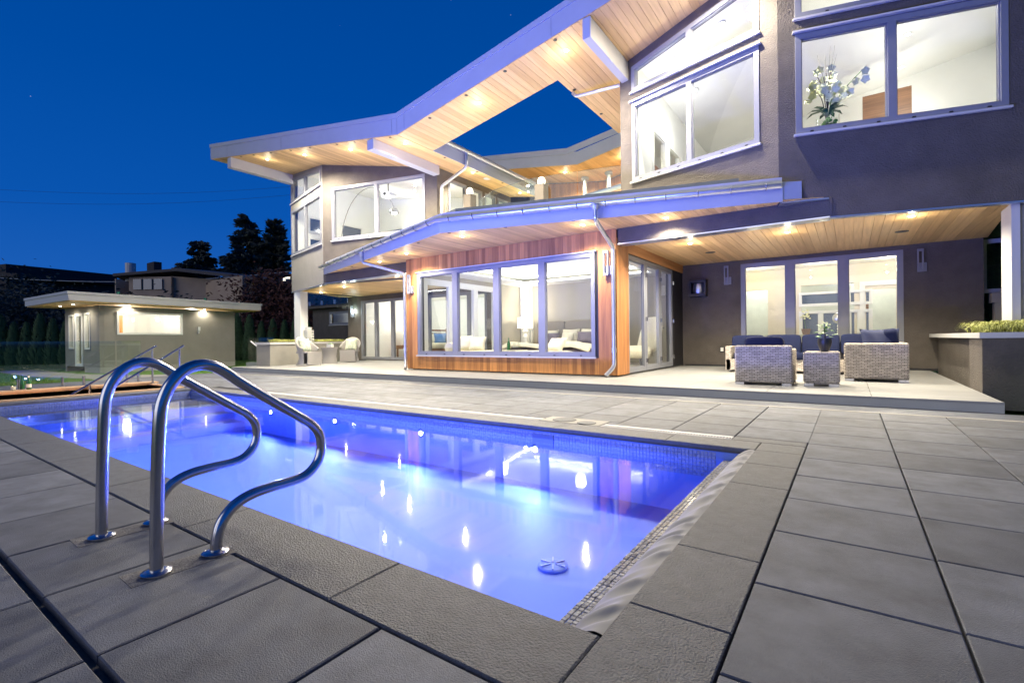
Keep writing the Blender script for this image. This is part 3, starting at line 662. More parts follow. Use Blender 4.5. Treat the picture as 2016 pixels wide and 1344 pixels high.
# --- lower canopy
CA, CK, CB = (-13.97, 9.47), (-6.8, 7.27), (-.88, 8.97)
can = MB().slab([CA, CK, CB, (-.62, 9.10), (-.7, 9.3), (-4.0, 10.1), (-9.95, 10.4), (-13.9, 9.62)], 3.12, 3.40).build('canopy_roof', fascia_m, house)
mb = MB(); sweep(mb, rectp(0, .022, 3.08, 3.385), [CA, CK, CB]); mb.build('fascia', fascia_m, can)
mb = MB(); sweep(mb, rectp(-.10, -.03, 3.36, 3.485), [CA, CK, CB]); mb.build('edge_flashing', fascia_m, can)
neigh_blue = mat('dark_blue_flashing', (.10, .12, .17), .5)
mb = MB(); sweep(mb, rectp(-.50, -.44, 3.40, 3.67), [(-13.3, 9.27), CK, (-1.4, 8.83)]); mb.build('parapet', neigh_blue, can)
mb = MB(); sweep(mb, gutter_prof(.10, 3.335), [(-14.1, 9.51), CK, (-.92, 8.96)]); gut = mb.build('gutter', gutter_m, can, smooth='auto')
def lerp(a, b, t): return (a[0]+(b[0]-a[0])*t, a[1]+(b[1]-a[1])*t)
for A_, B_, n in ((CA, CK, 13), (CK, CB, 12)):
    d = (Vector(B_)-Vector(A_)).normalized(); nn = Vector((d.y, -d.x)); ang = math.atan2(d.y, d.x)
    for k in range(n):
        p = Vector(lerp(A_, B_, (k+.5)/n))
        m_ = MB()
        ring = [(p.x+nn.x*(.10+.072*math.cos(a)), p.y+nn.y*(.10+.072*math.cos(a)), 3.335+.072*math.sin(a)) for a in [PI*.95+PI*1.15*i/10 for i in range(11)]]
        m_.tube(ring, .008, 6).build('gutter_bracket', steel, can)
planks([[CA, CK, CB, (-.3, 9.24), (-9.9, 9.24), (-9.9, 9.44), (-13.95, 9.48)]], lambda x, y: 3.118, .105, can, soffitY)
for x, y in ((-9.14, 8.53), (-6.71, 7.85), (-4.22, 8.5), (-2.75, 8.94), (-10.65, 8.94)): downlight(house, x, y, 3.118, 62 if y < 8.9 else 46, 150)
for x, y in ((-12.0, 9.05), (-10.67, 8.6), (-9.14, 8.12), (-7.97, 7.8), (-6.73, 7.46), (-5.52, 7.75), (-4.22, 8.1), (-2.75, 8.5), (-1.6, 8.82)): downlight(house, x, y, 3.118, 0, vent=True, rr=.035)
# beams over the patios
MB().box(-3.826, 9.25, 2.81, -.22, 9.50, 3.116).build('stucco_beam', stucco, house)
MB().box(-14.0, 9.50, 2.81, -9.885, 9.75, 3.116).build('stucco_beam', stucco, house)
MB().box(-3.826, 9.235, 2.785, -.25, 9.5, 2.808).build('drip_edge', gutter_m, house); MB().box(-14.0, 9.485, 2.785, -9.885, 9.75, 2.808).build('drip_edge', gutter_m, house)
UA, NA = basis(aA); MB().prism([rect(0, LA, 2.765, 2.788)], Vector((*OA, 0))+NA*.02, UA, Z, -NA, .12).build('drip_edge', gutter_m, house)
# patio ceilings
PR = [(-3.826, 9.5), (-.2, 9.5), (2.05, 10.05), (2.36, 13.94), (-3.826, 13.94)]
cr = MB().slab(PR, 2.93, 2.99).build('patio_ceiling', soffitY, house); planks([PR], lambda x, y: 2.929, .145, cr, soffitY)
PL = [(-17.2, 10.45), (-14.0, 9.75), (-9.9, 9.75), (-9.9, 13.3), (-17.95, 13.3), (-17.95, 12.6), (-17.2, 11.2)]
cl = MB().slab(PL, 2.84, 2.95).build('patio_ceiling', soffitY, house); planks([PL], lambda x, y: 2.839, .145, cl, soffitY)
for x, y in ((-2.78, 10.69), (-.97, 10.73), (.87, 10.62)): downlight(house, x, y, 2.929, 88, 150)
for x, y in ((-16.9, 11.3), (-14.5, 10.6), (-11.6, 10.43)): downlight(house, x, y, 2.839, 62, 150)
for x, y in ((-2.7, 12.14), (.84, 12.08)): MB().lathe([(.11, 0), (.11, -.006)], (x, y, 2.914), 24).build('ceiling_speaker', black_m, cr)
MB().lathe([(.11, 0), (.11, -.006)], (-16.8, 12.3, 2.824), 24).build('ceiling_speaker', black_m, cl)

# --- cedar bedroom block
YW = 9.2
bw = MB().prism([rect(-9.88, -3.86, .15, 3.1), rect(-9.44, -4.30, .53, 2.68)], (0, YW+.022, 0), (1, 0, 0), (0, 0, 1), (0, 1, 0), .2).build('cedar_wall', black_m, house)
x = -9.88; WP = .1008
while x < -3.84:
    x2 = min(x+WP, -3.83)
    segs = [(.16, 3.1)] if x2 < -9.43 or x > -4.31 else [(.16, .50), (2.71, 3.1)]
    for c_, d_ in segs: MB().box(x+.0012, YW-random.uniform(0, .0015), c_, x2-.0012, YW+.02, d_).build('plank', cedarZ, bw)
    x += WP
window(house, (0, YW), 0, -9.44, -4.30, .53, 2.68, [-8.12, -6.83, -5.58], fw_=.085, mull=.17, clips=8, proud=.03, label='long four pane bedroom window')
MB().box(-9.47, YW-.06, 2.69, -4.27, YW+.02, 2.715).build('head_flashing', beam_m, house)
# right return with folding doors
XD = -3.83
rw = MB().prism([rect(9.22, 13.95, .15, 2.925), rect(9.84, 13.03, .152, 2.70)], (XD-.025, 0, 0), (0, 1, 0), (0, 0, 1), (-1, 0, 0), .18).build('cedar_return', black_m, house)
y = 9.2
while y < 9.83: MB().box(XD-.024, y+.0012, .16, XD+.0, min(y+.1008, 9.838)-.0012, 2.925).build('plank', cedarZ, rw); y += .1008
for k in range(3): MB().box(XD-.024, 9.842, 2.705+.073*k, XD, 13.93, 2.776+.073*k).build('plank', cedarX, rw)
def fold_door(y0, y1, handle):
    w = window(house, (XD-.03, y0), PI/2, 0, y1-y0-.012, .165, 2.69, fw_=.10, sill=False, proud=.0, depth=.07, name='folding_door', out=-1)
    if handle:
        MB().tube([(XD+.03, y1-.06, 1.15), (XD+.075, y1-.06, 1.15), (XD+.075, y1-.16, 1.15)], .009, 8).build('handle', steel, w)
    for z_ in (.35, 1.3, 2.3): MB().box(XD-.03, y1-.03, z_, XD+.012, y1+.015, z_+.09).build('hinge', steel, w)
for a, b, h in ((9.85, 10.96, 0), (10.96, 12.0, 1), (12.0, 13.02, 0)): fold_door(a, b, h)
# back wall of right patio
bk = MB().prism([rect(-4.1, 2.30, .127, 2.928), rect(-2.35, .99, .16, 2.815)], (0, 13.95, 0), (1, 0, 0), (0, 0, 1), (0, 1, 0), .2).build('patio_wall', stucco, house)
window(house, (0, 13.95), 0, -2.35, .99, .16, 2.815, [-1.22, -.12], fw_=.10, mull=.20, sill=False, proud=.02)
MB().box(-3.80, 13.925, .127, 1.6, 13.948, .17).build('wall_base_trim', black_m, bk)
# vent hood, sockets, sconces on walls
vh = MB().box(-3.62, 13.70, 2.02, -3.18, 13.948, 2.10).box(-3.62, 13.70, 2.40, -3.18, 13.948, 2.47).box(-3.62, 13.72, 2.10, -3.57, 13.948, 2.40).box(-3.23, 13.72, 2.10, -3.18, 13.948, 2.40).build('patio_heater_hood', black_m, house)
MB().lathe([(.13, -.14), (.16, 0), (.13, .14)], (-3.40, 13.90, 2.25), 16).build('reflector', gutter_m, vh, smooth='auto')
MB().box(-2.88, 13.93, .50, -2.77, 13.949, .66).build('socket_plate', black_m, house); MB().box(-2.86, 13.92, .53, -2.79, 13.931, .63).build('socket_cover', white_m, house)
def sconce(x, y, z, parent=house, lit=False, cone=True, along='x'):
    w, h = .11, .50
    s_ = MB()
    for q in ((x-w/2, x-w/2+.028), (x+w/2-.028, x+w/2)): s_.box(q[0], y-.10, z-h/2, q[1], y-.055, z+h/2)
    s_.box(x-w/2+.028, y-.10, z-h/2, x+w/2-.028, y-.055, z-h/2+.05).box(x-w/2+.028, y-.10, z+h/2-.05, x+w/2-.028, y-.055, z+h/2).box(x-.03, y-.055, z-h/2+.01, x+.11, y-.001, z-h/2+.2)
    s_ = s_.build('wall_sconce', frame_m, parent)
    if lit: 
        MB().box(x+.03, y-.05, z-.04, x+.09, y-.01, z+.02).build('bulb', sconce_em, s_); light('sconce_lamp', 'POINT', (x+.12, y-.12, z), 12, (.85, 1, .95), size=.04)
sconce(-4.02, YW, 2.42); sconce(-9.70, YW, 2.42)
sconce(-2.69, 13.95, 2.55); sconce(1.28, 13.95, 2.54)
# downpipes
def pipe(pts, r=.042):
    P = [Vector(p) for p in pts]; out_ = [P[0]]
    for i in range(1, len(P)-1):
        a, b = (P[i-1]-P[i]).normalized(), (P[i+1]-P[i]).normalized(); L_ = min(.09, (P[i-1]-P[i]).length/2.2, (P[i+1]-P[i]).length/2.2)
        for k in range(5): t_ = k/4; out_.append((P[i]+a*L_)*(1-t_)**2+P[i]*2*t_*(1-t_)+(P[i]+b*L_)*t_**2)
    out_.append(P[-1]); return MB().tube(out_, r, 14)
dp = pipe([(-3.70, 7.96, 3.30), (-3.71, 7.97, 3.02), (-3.87, 9.12, 2.72), (-3.87, 9.12, .34), (-3.99, 8.98, .17)]).build('downpipe', gutter_m, house, smooth='auto')
MB().lathe([(.09, 0), (.085, -.03), (.045, -.10)], (-3.70, 7.96, 3.29), 14).build('outlet', gutter_m, dp); MB().lathe([(.052, 0), (.052, .10)], (-3.87, 9.12, .62), 14).build('joint_collar', gutter_m, dp)
dl = pipe([(-10.75, 8.40, 3.30), (-10.73, 8.42, 3.02), (-9.86, 9.12, 2.72), (-9.86, 9.12, .34), (-9.72, 8.98, .17)]).build('downpipe', gutter_m, house, smooth='auto')
MB().lathe([(.09, 0), (.085, -.03), (.045, -.10)], (-10.75, 8.40, 3.29), 14).build('outlet', gutter_m, dl); MB().lathe([(.052, 0), (.052, .10)], (-9.86, 9.12, .62), 14).build('joint_collar', gutter_m, dl)
pipe([(-8.78, 10.48, 6.14), (-8.78, 10.48, 5.75), (-9.86, 10.62, 5.45), (-9.86, 10.62, 3.9)], .045).build('downpipe', gutter_m, roof, smooth='auto')
pipe([(-5.10, 9.85, 6.46), (-5.02, 9.85, 6.36), (-4.04, 9.98, 6.36)], .04).build('downpipe', gutter_m, roof, smooth='auto')
# left patio: back wall, doors, column
MB().prism([rect(-17.95, -9.9, .127, 2.838), rect(-17.05, -10.3, .16, 2.62)], (0, 13.3, 0), (1, 0, 0), (0, 0, 1), (0, 1, 0), .2).build('patio_wall', stucco, house)
window(house, (0, 13.3), 0, -17.05, -10.3, .16, 2.62, [-16.1, -15.1, -14.1, -13.1, -12.1, -11.1], fw_=.09, mull=.17, sill=False, proud=.02)
sconce(-17.6, 13.3, 2.2, lit=True)
MB().box(-17.2, 10.35, .127, -16.98, 10.60, 2.77).box(-16.90, 10.2, .127, -16.55, 10.5, 2.77).build('white_column', wframe_m, house)
# right end: white post, screen wall, side fence beyond
MB().box(1.93, 9.92, .0, 2.02, 10.5, 2.79).build('white_post', beam_m, house)
MB().box(2.03, 9.98, -.1, 6.0, 10.12, 2.79).build('screen_wall', stucco_pale, house)
MB().box(2.45, 13.9, -.1, 6.5, 14.1, 1.55).box(2.40, 13.85, 1.55, 6.5, 14.12, 1.75).build('garden_wall', stucco_pale, house)

# --- bedroom interior
br = MB().box(-9.78, 9.42, .10, -3.9, 15.0, .135).build('bedroom_floor', room_floor, house)
MB().box(-9.9, 14.7, .13, -3.9, 14.85, 3.05).build('interior_wall', room_taupe, house)
MB().prism([rect(9.4, 14.7, .13, 3.05), rect(9.75, 13.1, .2, 2.60)], (-9.78, 0, 0), (0, 1, 0), (0, 0, 1), (-1, 0, 0), .1).build('interior_wall', room_taupe, house)
window(house, (-9.78, 9.72), PI/2, 0, 3.40, .16, 2.66, [1.15, 2.3], fw_=.16, mull=.22, m=wframe_m, sill=False, proud=.03, out=-1, name='patio_door')
tray = [(-9.0, 10.0), (-4.7, 10.0), (-4.7, 13.9), (-9.0, 13.9)]
MB().slab([(-9.78, 9.42), (-3.92, 9.42), (-3.92, 14.7), (-9.78, 14.7)], 2.80, 2.84, holes=[tray]).build('ceiling', white_m, house)
MB().slab([(-9.78, 9.42), (-3.92, 9.42), (-3.92, 14.7), (-9.78, 14.7)], 3.04, 3.07).build('ceiling', white_m, house)
MB().box(-9.3, 9.75, 2.84, -4.4, 9.80, 2.90).box(-9.3, 14.1, 2.845, -4.4, 14.15, 2.90).box(-9.3, 9.8, 2.845, -9.25, 14.1, 2.90).build('cove_strip', cove_em, house)
for (cx_, cy_, a_, b_) in ((-6.8, 14.02, 4.2, .1), (-6.8, 9.9, 4.2, .1)): light('cove_lamp', 'AREA', (cx_, cy_, 2.87), 22*K_ROOM, NEUT, (0, -.6 if cy_ > 12 else .6, 1), shape=(a_, b_))
light('cove_lamp', 'AREA', (-9.1, 12, 2.87), 22*K_ROOM, NEUT, (.6, 0, 1), shape=(.1, 3.6))
MB().box(-9.74, 14.55, .13, -9.40, 14.695, 2.80).box(-9.36, 14.62, .13, -9.30, 14.695, 2.80).build('lit_pilaster', white_m, house)
for x, y in ((-8.0, 11.0), (-5.6, 11.0), (-5.6, 12.8)): light('room_lamp', 'POINT', (x, y, 2.45), 12*K_ROOM, NEUT, size=.12)
light('room_lamp', 'POINT', (-9.35, 14.2, 2.6), 3*K_ROOM, NEUT, size=.05)
sb = MB().box(-9.02, 14.60, 2.02, -8.82, 14.698, 2.30).build('wall_light', frame_m, house); light('wall_light_lamp', 'POINT', (-8.92, 14.5, 2.36), 2.5, WARM, size=.03); light('wall_light_lamp', 'POINT', (-8.92, 14.5, 1.96), 2.5, WARM, size=.03)

# --- bathroom behind right patio
MB().box(-2.9, 14.15, .10, 1.6, 18.5, .135).build('bath_floor', room_floor, house)
MB().box(-2.9, 14.15, 2.86, 1.6, 18.5, 2.92).build('ceiling', white_m, house)
MB().prism([rect(-2.9, 1.6, .13, 2.86), rect(-2.75, -2.0, .14, 2.3), rect(.36, 1.0, .14, 2.15), rect(-1.15, .1, .9, 2.35)], (0, 16.2, 0), (1, 0, 0), (0, 0, 1), (0, 1, 0), .1).build('interior_wall', cream_paper, house)
MB().box(-2.9, 17.6, .13, 1.6, 17.7, 2.86).build('interior_wall', marble, house)
MB().box(-2.9, 14.15, .13, -2.84, 17.6, 2.86).box(1.54, 14.15, .13, 1.6, 17.6, 2.86).build('interior_wall', white_m, house)
for a, b in ((-1.2, -.15), (-.05, .5)):
    window(house, (a, 16.18), 0, 0, b-a, 1.75, 2.15, fw_=.06, m=wframe_m, sill=False, gl=glass_dark, proud=.03)
    window(house, (a, 16.18), 0, 0, b-a, .14, 1.62, [(b-a)/2], fw_=.07, mull=.10, m=wframe_m, sill=False, gl=glass_dark, proud=.03)
MB().prism([rect(.22, 1.14, .13, 2.36), rect(.34, 1.02, .13, 2.24)], (0, 16.19, 0), (1, 0, 0), (0, 0, 1), (0, -1, 0), .03).build('door_casing', white_m, house)
MB().box(.36, 16.3, .14, .42, 16.9, 2.2).build('cedar_door', cedarX, house)
for x, y in ((-2.2, 15.2), (-.6, 15.2), (.8, 15.2), (-2.3, 16.9), (.5, 16.9)): light('room_lamp', 'POINT', (x, y, 2.6), 13*K_ROOM, WARM if y < 16 else NEUT, size=.10)
MB().lathe([(.05, 0), (.04, -.01)], (-2.28, 16.85, 2.855), 14).build('recessed_light', lens_em, house)

# --- left lower room
MB().box(-17.0, 13.5, .10, -10.0, 17.2, .135).build('guest_floor', room_floor, house)
MB().box(-17.0, 17.0, .13, -9.9, 17.1, 2.9).box(-17.1, 13.5, .13, -17.0, 17.1, 2.9).box(-10.0, 13.5, .13, -9.9, 17.0, 2.9).build('interior_wall', white_m, house)
MB().box(-17.0, 13.5, 2.80, -9.9, 17.0, 2.85).build('ceiling', white_m, house)
for x in (-15.5, -13.5, -11.5): light('room_lamp', 'POINT', (x, 15.0, 2.4), 24*K_ROOM, NEUT, size=.12)
# annex beyond left patio
ax_ = MB().prism([rect(-26.6, -18.2, -.2, 2.85), rect(-24.95, -21.6, 1.88, 2.64)], (0, 17.2, 0), (1, 0, 0), (0, 0, 1), (0, 1, 0), .2).box(-27.2, 16.7, 2.86, -18.0, 17.5, 3.0).build('annex_wall', stucco, house)
window(house, (0, 17.2), 0, -24.95, -21.6, 1.88, 2.64, fw_=.10, sill=True)
MB().box(-26, 18.2, 1.0, -21, 18.3, 2.8).build('annex_inner_wall', white_m, house); light('room_lamp', 'POINT', (-23.4, 17.8, 2.5), 40, NEUT, size=.1)
bal = MB().box(-26.5, 16.6, 3.0, -18, 16.615, 3.9).build('balcony_glass', rail_glass, house)
for x in (-26, -24.8, -23.6, -22.4, -21.2): MB().box(x, 16.55, 3.02, x+.06, 16.65, 3.25).build('glass_clamp', gutter_m, bal)
MB().box(-17.35, 12.3, 2.3, -17.32, 14.2, 3.4).build('balcony_glass', rail_glass, house)
MB().box(-17.46, 10.15, 3.28, -17.26, 10.25, 3.36).lathe([(.05, 0), (.05, -.10)], (-17.5, 10.15, 3.32), 12).build('security_camera', white_m, house)

# ================================================================== THINGS AROUND THE POOL
rp = [(.756, .0), (.760, .213), (.767, .45), (.774, .60), (.786, .675), (.816, .741), (.867, .793), (.925, .811), (.98, .800), (1.034, .765), (1.103, .712), (1.244, .615), (1.38, .522), (1.433, .482), (1.47, .432), (1.482, .367), (1.465, .30), (1.418, .250), (1.352, .229), (1.219, .224), (1.124, .214), (1.052, .186), (1.001, .132), (.980, .070), (.973, .0)]
def crom(P, n=5):
    o_ = []
    for i in range(len(P)-1):
        p0, p1, p2, p3 = [Vector(P[max(0, min(len(P)-1, i+k))]) for k in (-1, 0, 1, 2)]
        for k in range(n):
            t_ = k/n; o_.append(.5*((2*p1)+(p2-p0)*t_+(2*p0-5*p1+4*p2-p3)*t_*t_+(3*p1-p0-3*p2+p3)*t_**3))
    return o_+[Vector(P[-1])]
def pool_rail(x, label):
    r_ = empty('pool_handrail', (x, .86, 0), label=label, category='pool handrail', group='paired grab rails at the pool edge')
    MB().tube(crom([(x, y, z) for y, z in rp]), .0235, 20).build('rail_tube', steel, r_, smooth='auto')
    for y in (.757, .972): MB().lathe([(.052, 0), (.053, .010), (.047, .015), (.026, .017)], (x, y, .002), 32).build('base_flange', steel, r_, smooth='auto')
    return r_
pool_rail(-2.234, 'curved stainless steel pool grab rail standing nearer the camera')
pool_rail(-2.868, 'curved stainless steel pool grab rail standing farther from the camera, behind its twin')

FX = -14.05
fence = empty('glass_fence', (FX, 2, 0), label='frameless glass fence on short steel posts left of the pool', category='glass fence')
for a, b in ((-1.2, 1.4), (1.43, 4.0), (4.03, 4.50)): MB().box(FX-.006, a, .09, FX+.006, b, .98).build('glass_panel', rail_glass, fence)
for y in (-.6, .7, 1.6, 2.39, 3.07, 3.43, 4.22, 4.44):
    p = MB().tube([(FX+.0, y, .0), (FX, y, .205)], .026, 14).build('spigot', steel, fence); MB().lathe([(.07, 0), (.07, .012)], (FX, y, .002), 18).build('base_plate', steel, p)
MB().box(FX-.03, 2.05, .66, FX+.03, 2.12, .72).build('gate_latch', mat('latch_blue', (.03, .05, .35), .4), fence)
for x, lab in ((-13.12, 'left sloping steel stair handrail beside the glass fence'), (-11.66, 'right sloping steel stair handrail between the pool and the stair well')):
    r_ = empty('stair_handrail', (x, 4.42, 0), label=lab, category='stair handrail', group='handrails of the sunken stair')
    MB().tube([(x, 4.50, .855), (x, 3.25, .04), (x, 1.6, -1.03)], .022, 12).build('handrail', steel, r_)
    MB().tube([(x, 4.42, 0), (x, 4.42, .66), (x, 4.42, .80)], [.022, .022, .012], 12).build('post', steel, r_); MB().lathe([(.05, 0), (.05, .012)], (x, 4.42, .001), 16).build('base_plate', steel, r_)
    MB().tube([(x, 3.30, -.5), (x, 3.30, .06)], .02, 10).build('post', steel, r_)
def bottle(x, y, z, lab, s=1.0, tilt=0):
    b = empty('bottle', (x, y, z), label=lab, category='bottle', group='bottles by the glass fence')
    MB().lathe([(r*s, h*s) for r, h in ((.0, 0), (.036, .002), (.038, .02), (.038, .13), (.034, .155), (.016, .20), (.0135, .215), (.0135, .27), (.0155, .272), (.0155, .285), (0, .286))], (x, y, z), 18).build('bottle_glass', bottle_g, b, smooth='auto')
    return b
b = bottle(-13.36, 2.42, .03, 'green glass bottle with pale label, beside the drinking glasses')
MB().lathe([(.0385, .04), (.039, .042), (.039, .105), (.0385, .107)], (-13.36, 2.42, .03), 18).build('label', label_m, b); MB().lathe([(.015, .235), (.016, .236), (.016, .27)], (-13.36, 2.42, .03), 14).build('neck_label', label_m, b)
bottle(-13.9, 2.42, .002, 'plain dark green bottle standing behind the glass fence')
for y, lab in ((1.98, 'left drinking glass with printed front'), (2.2, 'right drinking glass with printed front, nearer the bottles')):
    gl_ = empty('drinking_glass', (-13.34, y, .03), label=lab, category='drinking glass', group='drinking glasses on the wall cap')
    MB().lathe([(.03, 0), (.042, .10), (.040, .10), (.028, .008)], (-13.34, y, .03), 18).build('tumbler', rail_glass, gl_, smooth='auto'); MB().lathe([(.033, .02), (.039, .075)], (-13.34, y, .03), 12).build('print', label_m, gl_)

# ---- pool house (pavilion)
PC = Vector((-22.80, 6.03)); ph = empty('pool_house', (-24, 9, -.16), label='small flat roofed grey pool house on the lawn', category='pool house')
aL = math.radians(98.5); dL = Vector((math.cos(aL), math.sin(aL))); aS = math.radians(182.5); dS = Vector((math.cos(aS), math.sin(aS)))
LL, LS = 5.25, 3.42; b0 = -.17; zt_ = 2.36
def pwall(name, O_, d, n_out, loops, m=stucco_pale, t=.15, off=0): return MB().prism(loops, Vector((*O_, 0))+n_out*off, Vector((*d, 0)), Z, -n_out, t).build(name, m, ph)
nL = Vector((math.sin(aL), -math.cos(aL), 0)); nS = Vector((-math.sin(aS), math.cos(aS), 0)); nS = -nS if nS.y > 0 else nS
nL = nL if nL.x > 0 else -nL
pwall('wall', PC, dL, nL, [rect(0, LL, .05, zt_), rect(.55, 2.93, 1.27, 2.16)])
wl = pwall('wall', PC, dS, nS, [rect(0, LS, .05, zt_), rect(.86, 1.42, .72, 2.12), rect(1.62, 2.40, .06, 2.13), rect(2.58, 3.10, .74, 2.10)])
pwall('plinth', PC, dL, nL, [rect(.02, LL, b0, .045)], m=path_m); pwall('plinth', PC, dS, nS, [rect(0.02, 1.5, b0, .045), rect(0, 0, 0, 0)][:1], m=path_m)
def pwin(O_, d, n_, u0, u1, c_, d_, fw_=.06, splits=(), door=False):
    E_ = [u0+fw_]+[x for s_ in splits for x in (s_-.04, s_+.04)]+[u1-fw_]; hs = [rect(E_[i], E_[i+1], c_+fw_, d_-fw_) for i in range(0, len(E_), 2)]
    w = MB().prism([rect(u0, u1, c_, d_)]+hs, Vector((*O_, 0))+n_*.03, Vector((*d, 0)), Z, -n_, .1).build('glazed_door' if door else 'window', wframe_m, ph)
    for h in hs: MB().prism([h], Vector((*O_, 0))-n_*.02, Vector((*d, 0)), Z, -n_, .012).build('pane', glass, w)
    return w
pwin(PC, dL, nL, .55, 2.93, 1.27, 2.16, .07)
pwin(PC, dS, nS, .86, 1.42, .72, 2.12); pwin(PC, dS, nS, 2.58, 3.10, .74, 2.10)
w = pwin(PC, dS, nS, 1.62, 2.40, .06, 2.13, .11, door=True)
hp = PC+dS*1.72; MB().tube([(hp.x, hp.y-.04, 1.05), (hp.x, hp.y-.09, 1.05), (hp.x-.1, hp.y-.09, 1.05)], .012, 8).build('handle', steel, w)
E1 = PC+dL*LL; E2 = PC+dS*LS
for P_, Q_ in ((E1, E1+dS*LS), (E2, E2+dL*LL)):
    d_ = (Q_-P_).normalized(); MB().prism([rect(0, (Q_-P_).length, b0, zt_)], (*P_, 0), (*d_, 0), Z, (d_.y, -d_.x, 0) if 0 else (-d_.y, d_.x, 0), .12).build('wall', stucco_pale, ph)
iw = PC+dL*.3+dS*2.2
MB().prism([rect(0, 4.6, 0, 2.3)], (*(iw), 0), (*dL, 0), Z, (-1, 0, 0), .05).build('interior_wall', white_m, ph)
MB().prism([rect(0, .1, 0, 2.1)], (*(PC+dS*1.9+dL*.9), 0), (*dS, 0), Z, (0, 1, 0), .5).build('cedar_panel', cedarZ, ph)
p_ = PC+dL*1.0+dS*2.1; MB().box(p_.x, p_.y-.25, 1.2, p_.x+.04, p_.y+.4, 1.8).build('wall_cabinet', marble, ph)
for t_ in (1.2, 3.8): p_ = PC+dL*t_+dS*1.0; light('room_lamp', 'POINT', (p_.x, p_.y, 2.15), 34*K_ROOM, NEUT, size=.12)
RC = PC+Vector((.83, -1.05)); r0 = [RC, RC+dL*7.3, RC+dL*7.3+dS*5.4, RC+dS*4.8]
r0 = [tuple(p) for p in r0]
MB().slab(r0, 2.44, 2.72).build('roof', beam_m, ph)
inner = [tuple(Vector(p)*.985+Vector((-24.8, 8.6))*.015) for p in r0]
MB().slab(inner, 2.405, 2.44).build('soffit', soffitY, ph)
mb = MB(); sweep(mb, rectp(-.02, .035, 2.66, 2.75), [r0[3], r0[0], r0[1], r0[2]] if 1 else r0); mb.build('roof_edge_trim', beam_m, ph)
for P_ in (RC+dL*2.0+dS*.55, RC+dL*4.9+dS*.55, RC+dS*1.6+dL*.6, RC+dS*3.0+dL*.6): downlight(ph, P_.x, P_.y, 2.42, 9, 165)
for t_ in (2.0, 5.4): p_ = RC+dL*t_+dS*1.5; MB().tube([(p_.x, p_.y, 2.7), (p_.x, p_.y, 2.98)], .05, 10).build('roof_vent', mat('green_vent', (.02, .25, .12), .5), ph)
p_ = PC+dL*3.55+Vector((.08, 0)); sc_ = MB().box(p_.x-.02, p_.y-.05, 1.45, p_.x+.08, p_.y+.05, 1.62).box(p_.x-.08, p_.y-.02, 1.33, p_.x+.06, p_.y+.02, 1.45).build('wall_sconce', wframe_m, ph)

# ---- neighbours
def gable(name, lab, D, px_pts): pass
nb = empty('neighbour_house', (-75, 30, 0), label='dim tan neighbouring house with low sloping roof behind the pool house', category='house')
MB().box(-84, 30.5, -1, -62, 31, 9.3).slab([(-84, 24), (-83.6, 24), (-83.6, 31), (-84, 31)], -1, 10).build('wall', neigh_m, nb)
P0, P1, P2 = (-78.8, 23.9), (-75.2, 27.6), (-60.5, 40.5)
d_ = (Vector(P2)-Vector(P1)).normalized()
MB().slab([P1, P2, (P2[0]-6, P2[1]+6), (P1[0]-6, P1[1]+6)], -1, lambda x, y: 10.0-(x+75)*.10).build('side_wall', neigh_m, nb)
MB().slab([(-79.4, 24.2), (-74.6, 27.4), (-80.5, 33.5), (-86, 29)], -1, 9.9).build('front_wall', neigh_m, nb)
MB().slab([(-79.9, 22.6), (-73.4, 28.2), (-79, 34), (-86, 28)], lambda x, y: 9.9+.12*(x+80), lambda x, y: 10.25+.12*(x+80)).slab([(-73.4, 27.0), (-57.5, 40.8), (-63, 48), (-79, 34)], lambda x, y: 10.55-(x+73.4)*.155, lambda x, y: 10.95-(x+73.4)*.155).build('roof', mat('neighbour_roof', (.10, .09, .085), .8), nb)
for k in range(3):
    a = lerp((-79.2, 24.1), (-75.0, 26.9), .12+.28*k); b_ = lerp((-79.2, 24.1), (-75.0, 26.9), .34+.28*k)
    MB().slab([a, b_, (b_[0]-.05, b_[1]+.1), (a[0]-.05, a[1]+.1)], 8.2, 9.6).build('window', glass_dark, nb)
MB().tube([(-81, 24.9, 9.5), (-81, 24.9, 12.0)], .6, 14).build('chimney', beam_m, nb); MB().box(-78.6, 26.0, 10.4, -76.2, 26.9, 11.9).build('chimney', neigh_d, nb)
nd = empty('neighbour_house', (-95, 15, 0), label='dark neighbouring house with shallow black roof at the far left', category='house')
MB().slab([(-112, 8), (-88, 14), (-90, 26), (-112, 26)], -1, 11.3).build('wall', neigh_d, nd)
MB().slab([(-114, 6), (-85, 14.5), (-90, 28), (-114, 28)], lambda x, y: 11.8-.09*(x+112), lambda x, y: 12.3-.09*(x+112)).build('roof', neigh_d, nd)

# overhead cables
for k, (z0, z1_, lab) in enumerate(((7.7, 8.75, 'overhead cable crossing low in front of the neighbouring house'), (19.6, 20.6, 'upper thin overhead cable against the sky'), (18.1, 19.7, 'lower thin overhead cable against the sky'))):
    A_, B_ = ((-86, 10), (-50, 38)) if k else ((-74, 8), (-46, 32))
    if k == 0: z0, z1_ = 8.05, 9.0
    pts_ = [(*lerp(A_, B_, i/24), z0+(z1_-z0)*i/24-1.1*math.sin(PI*i/24)) for i in range(25)]
    MB().tube(pts_, .014 if k else .035, 5).build('overhead_cable', beam_m if k == 0 else neigh_d, None, label=lab, category='cable', group='overhead cables')

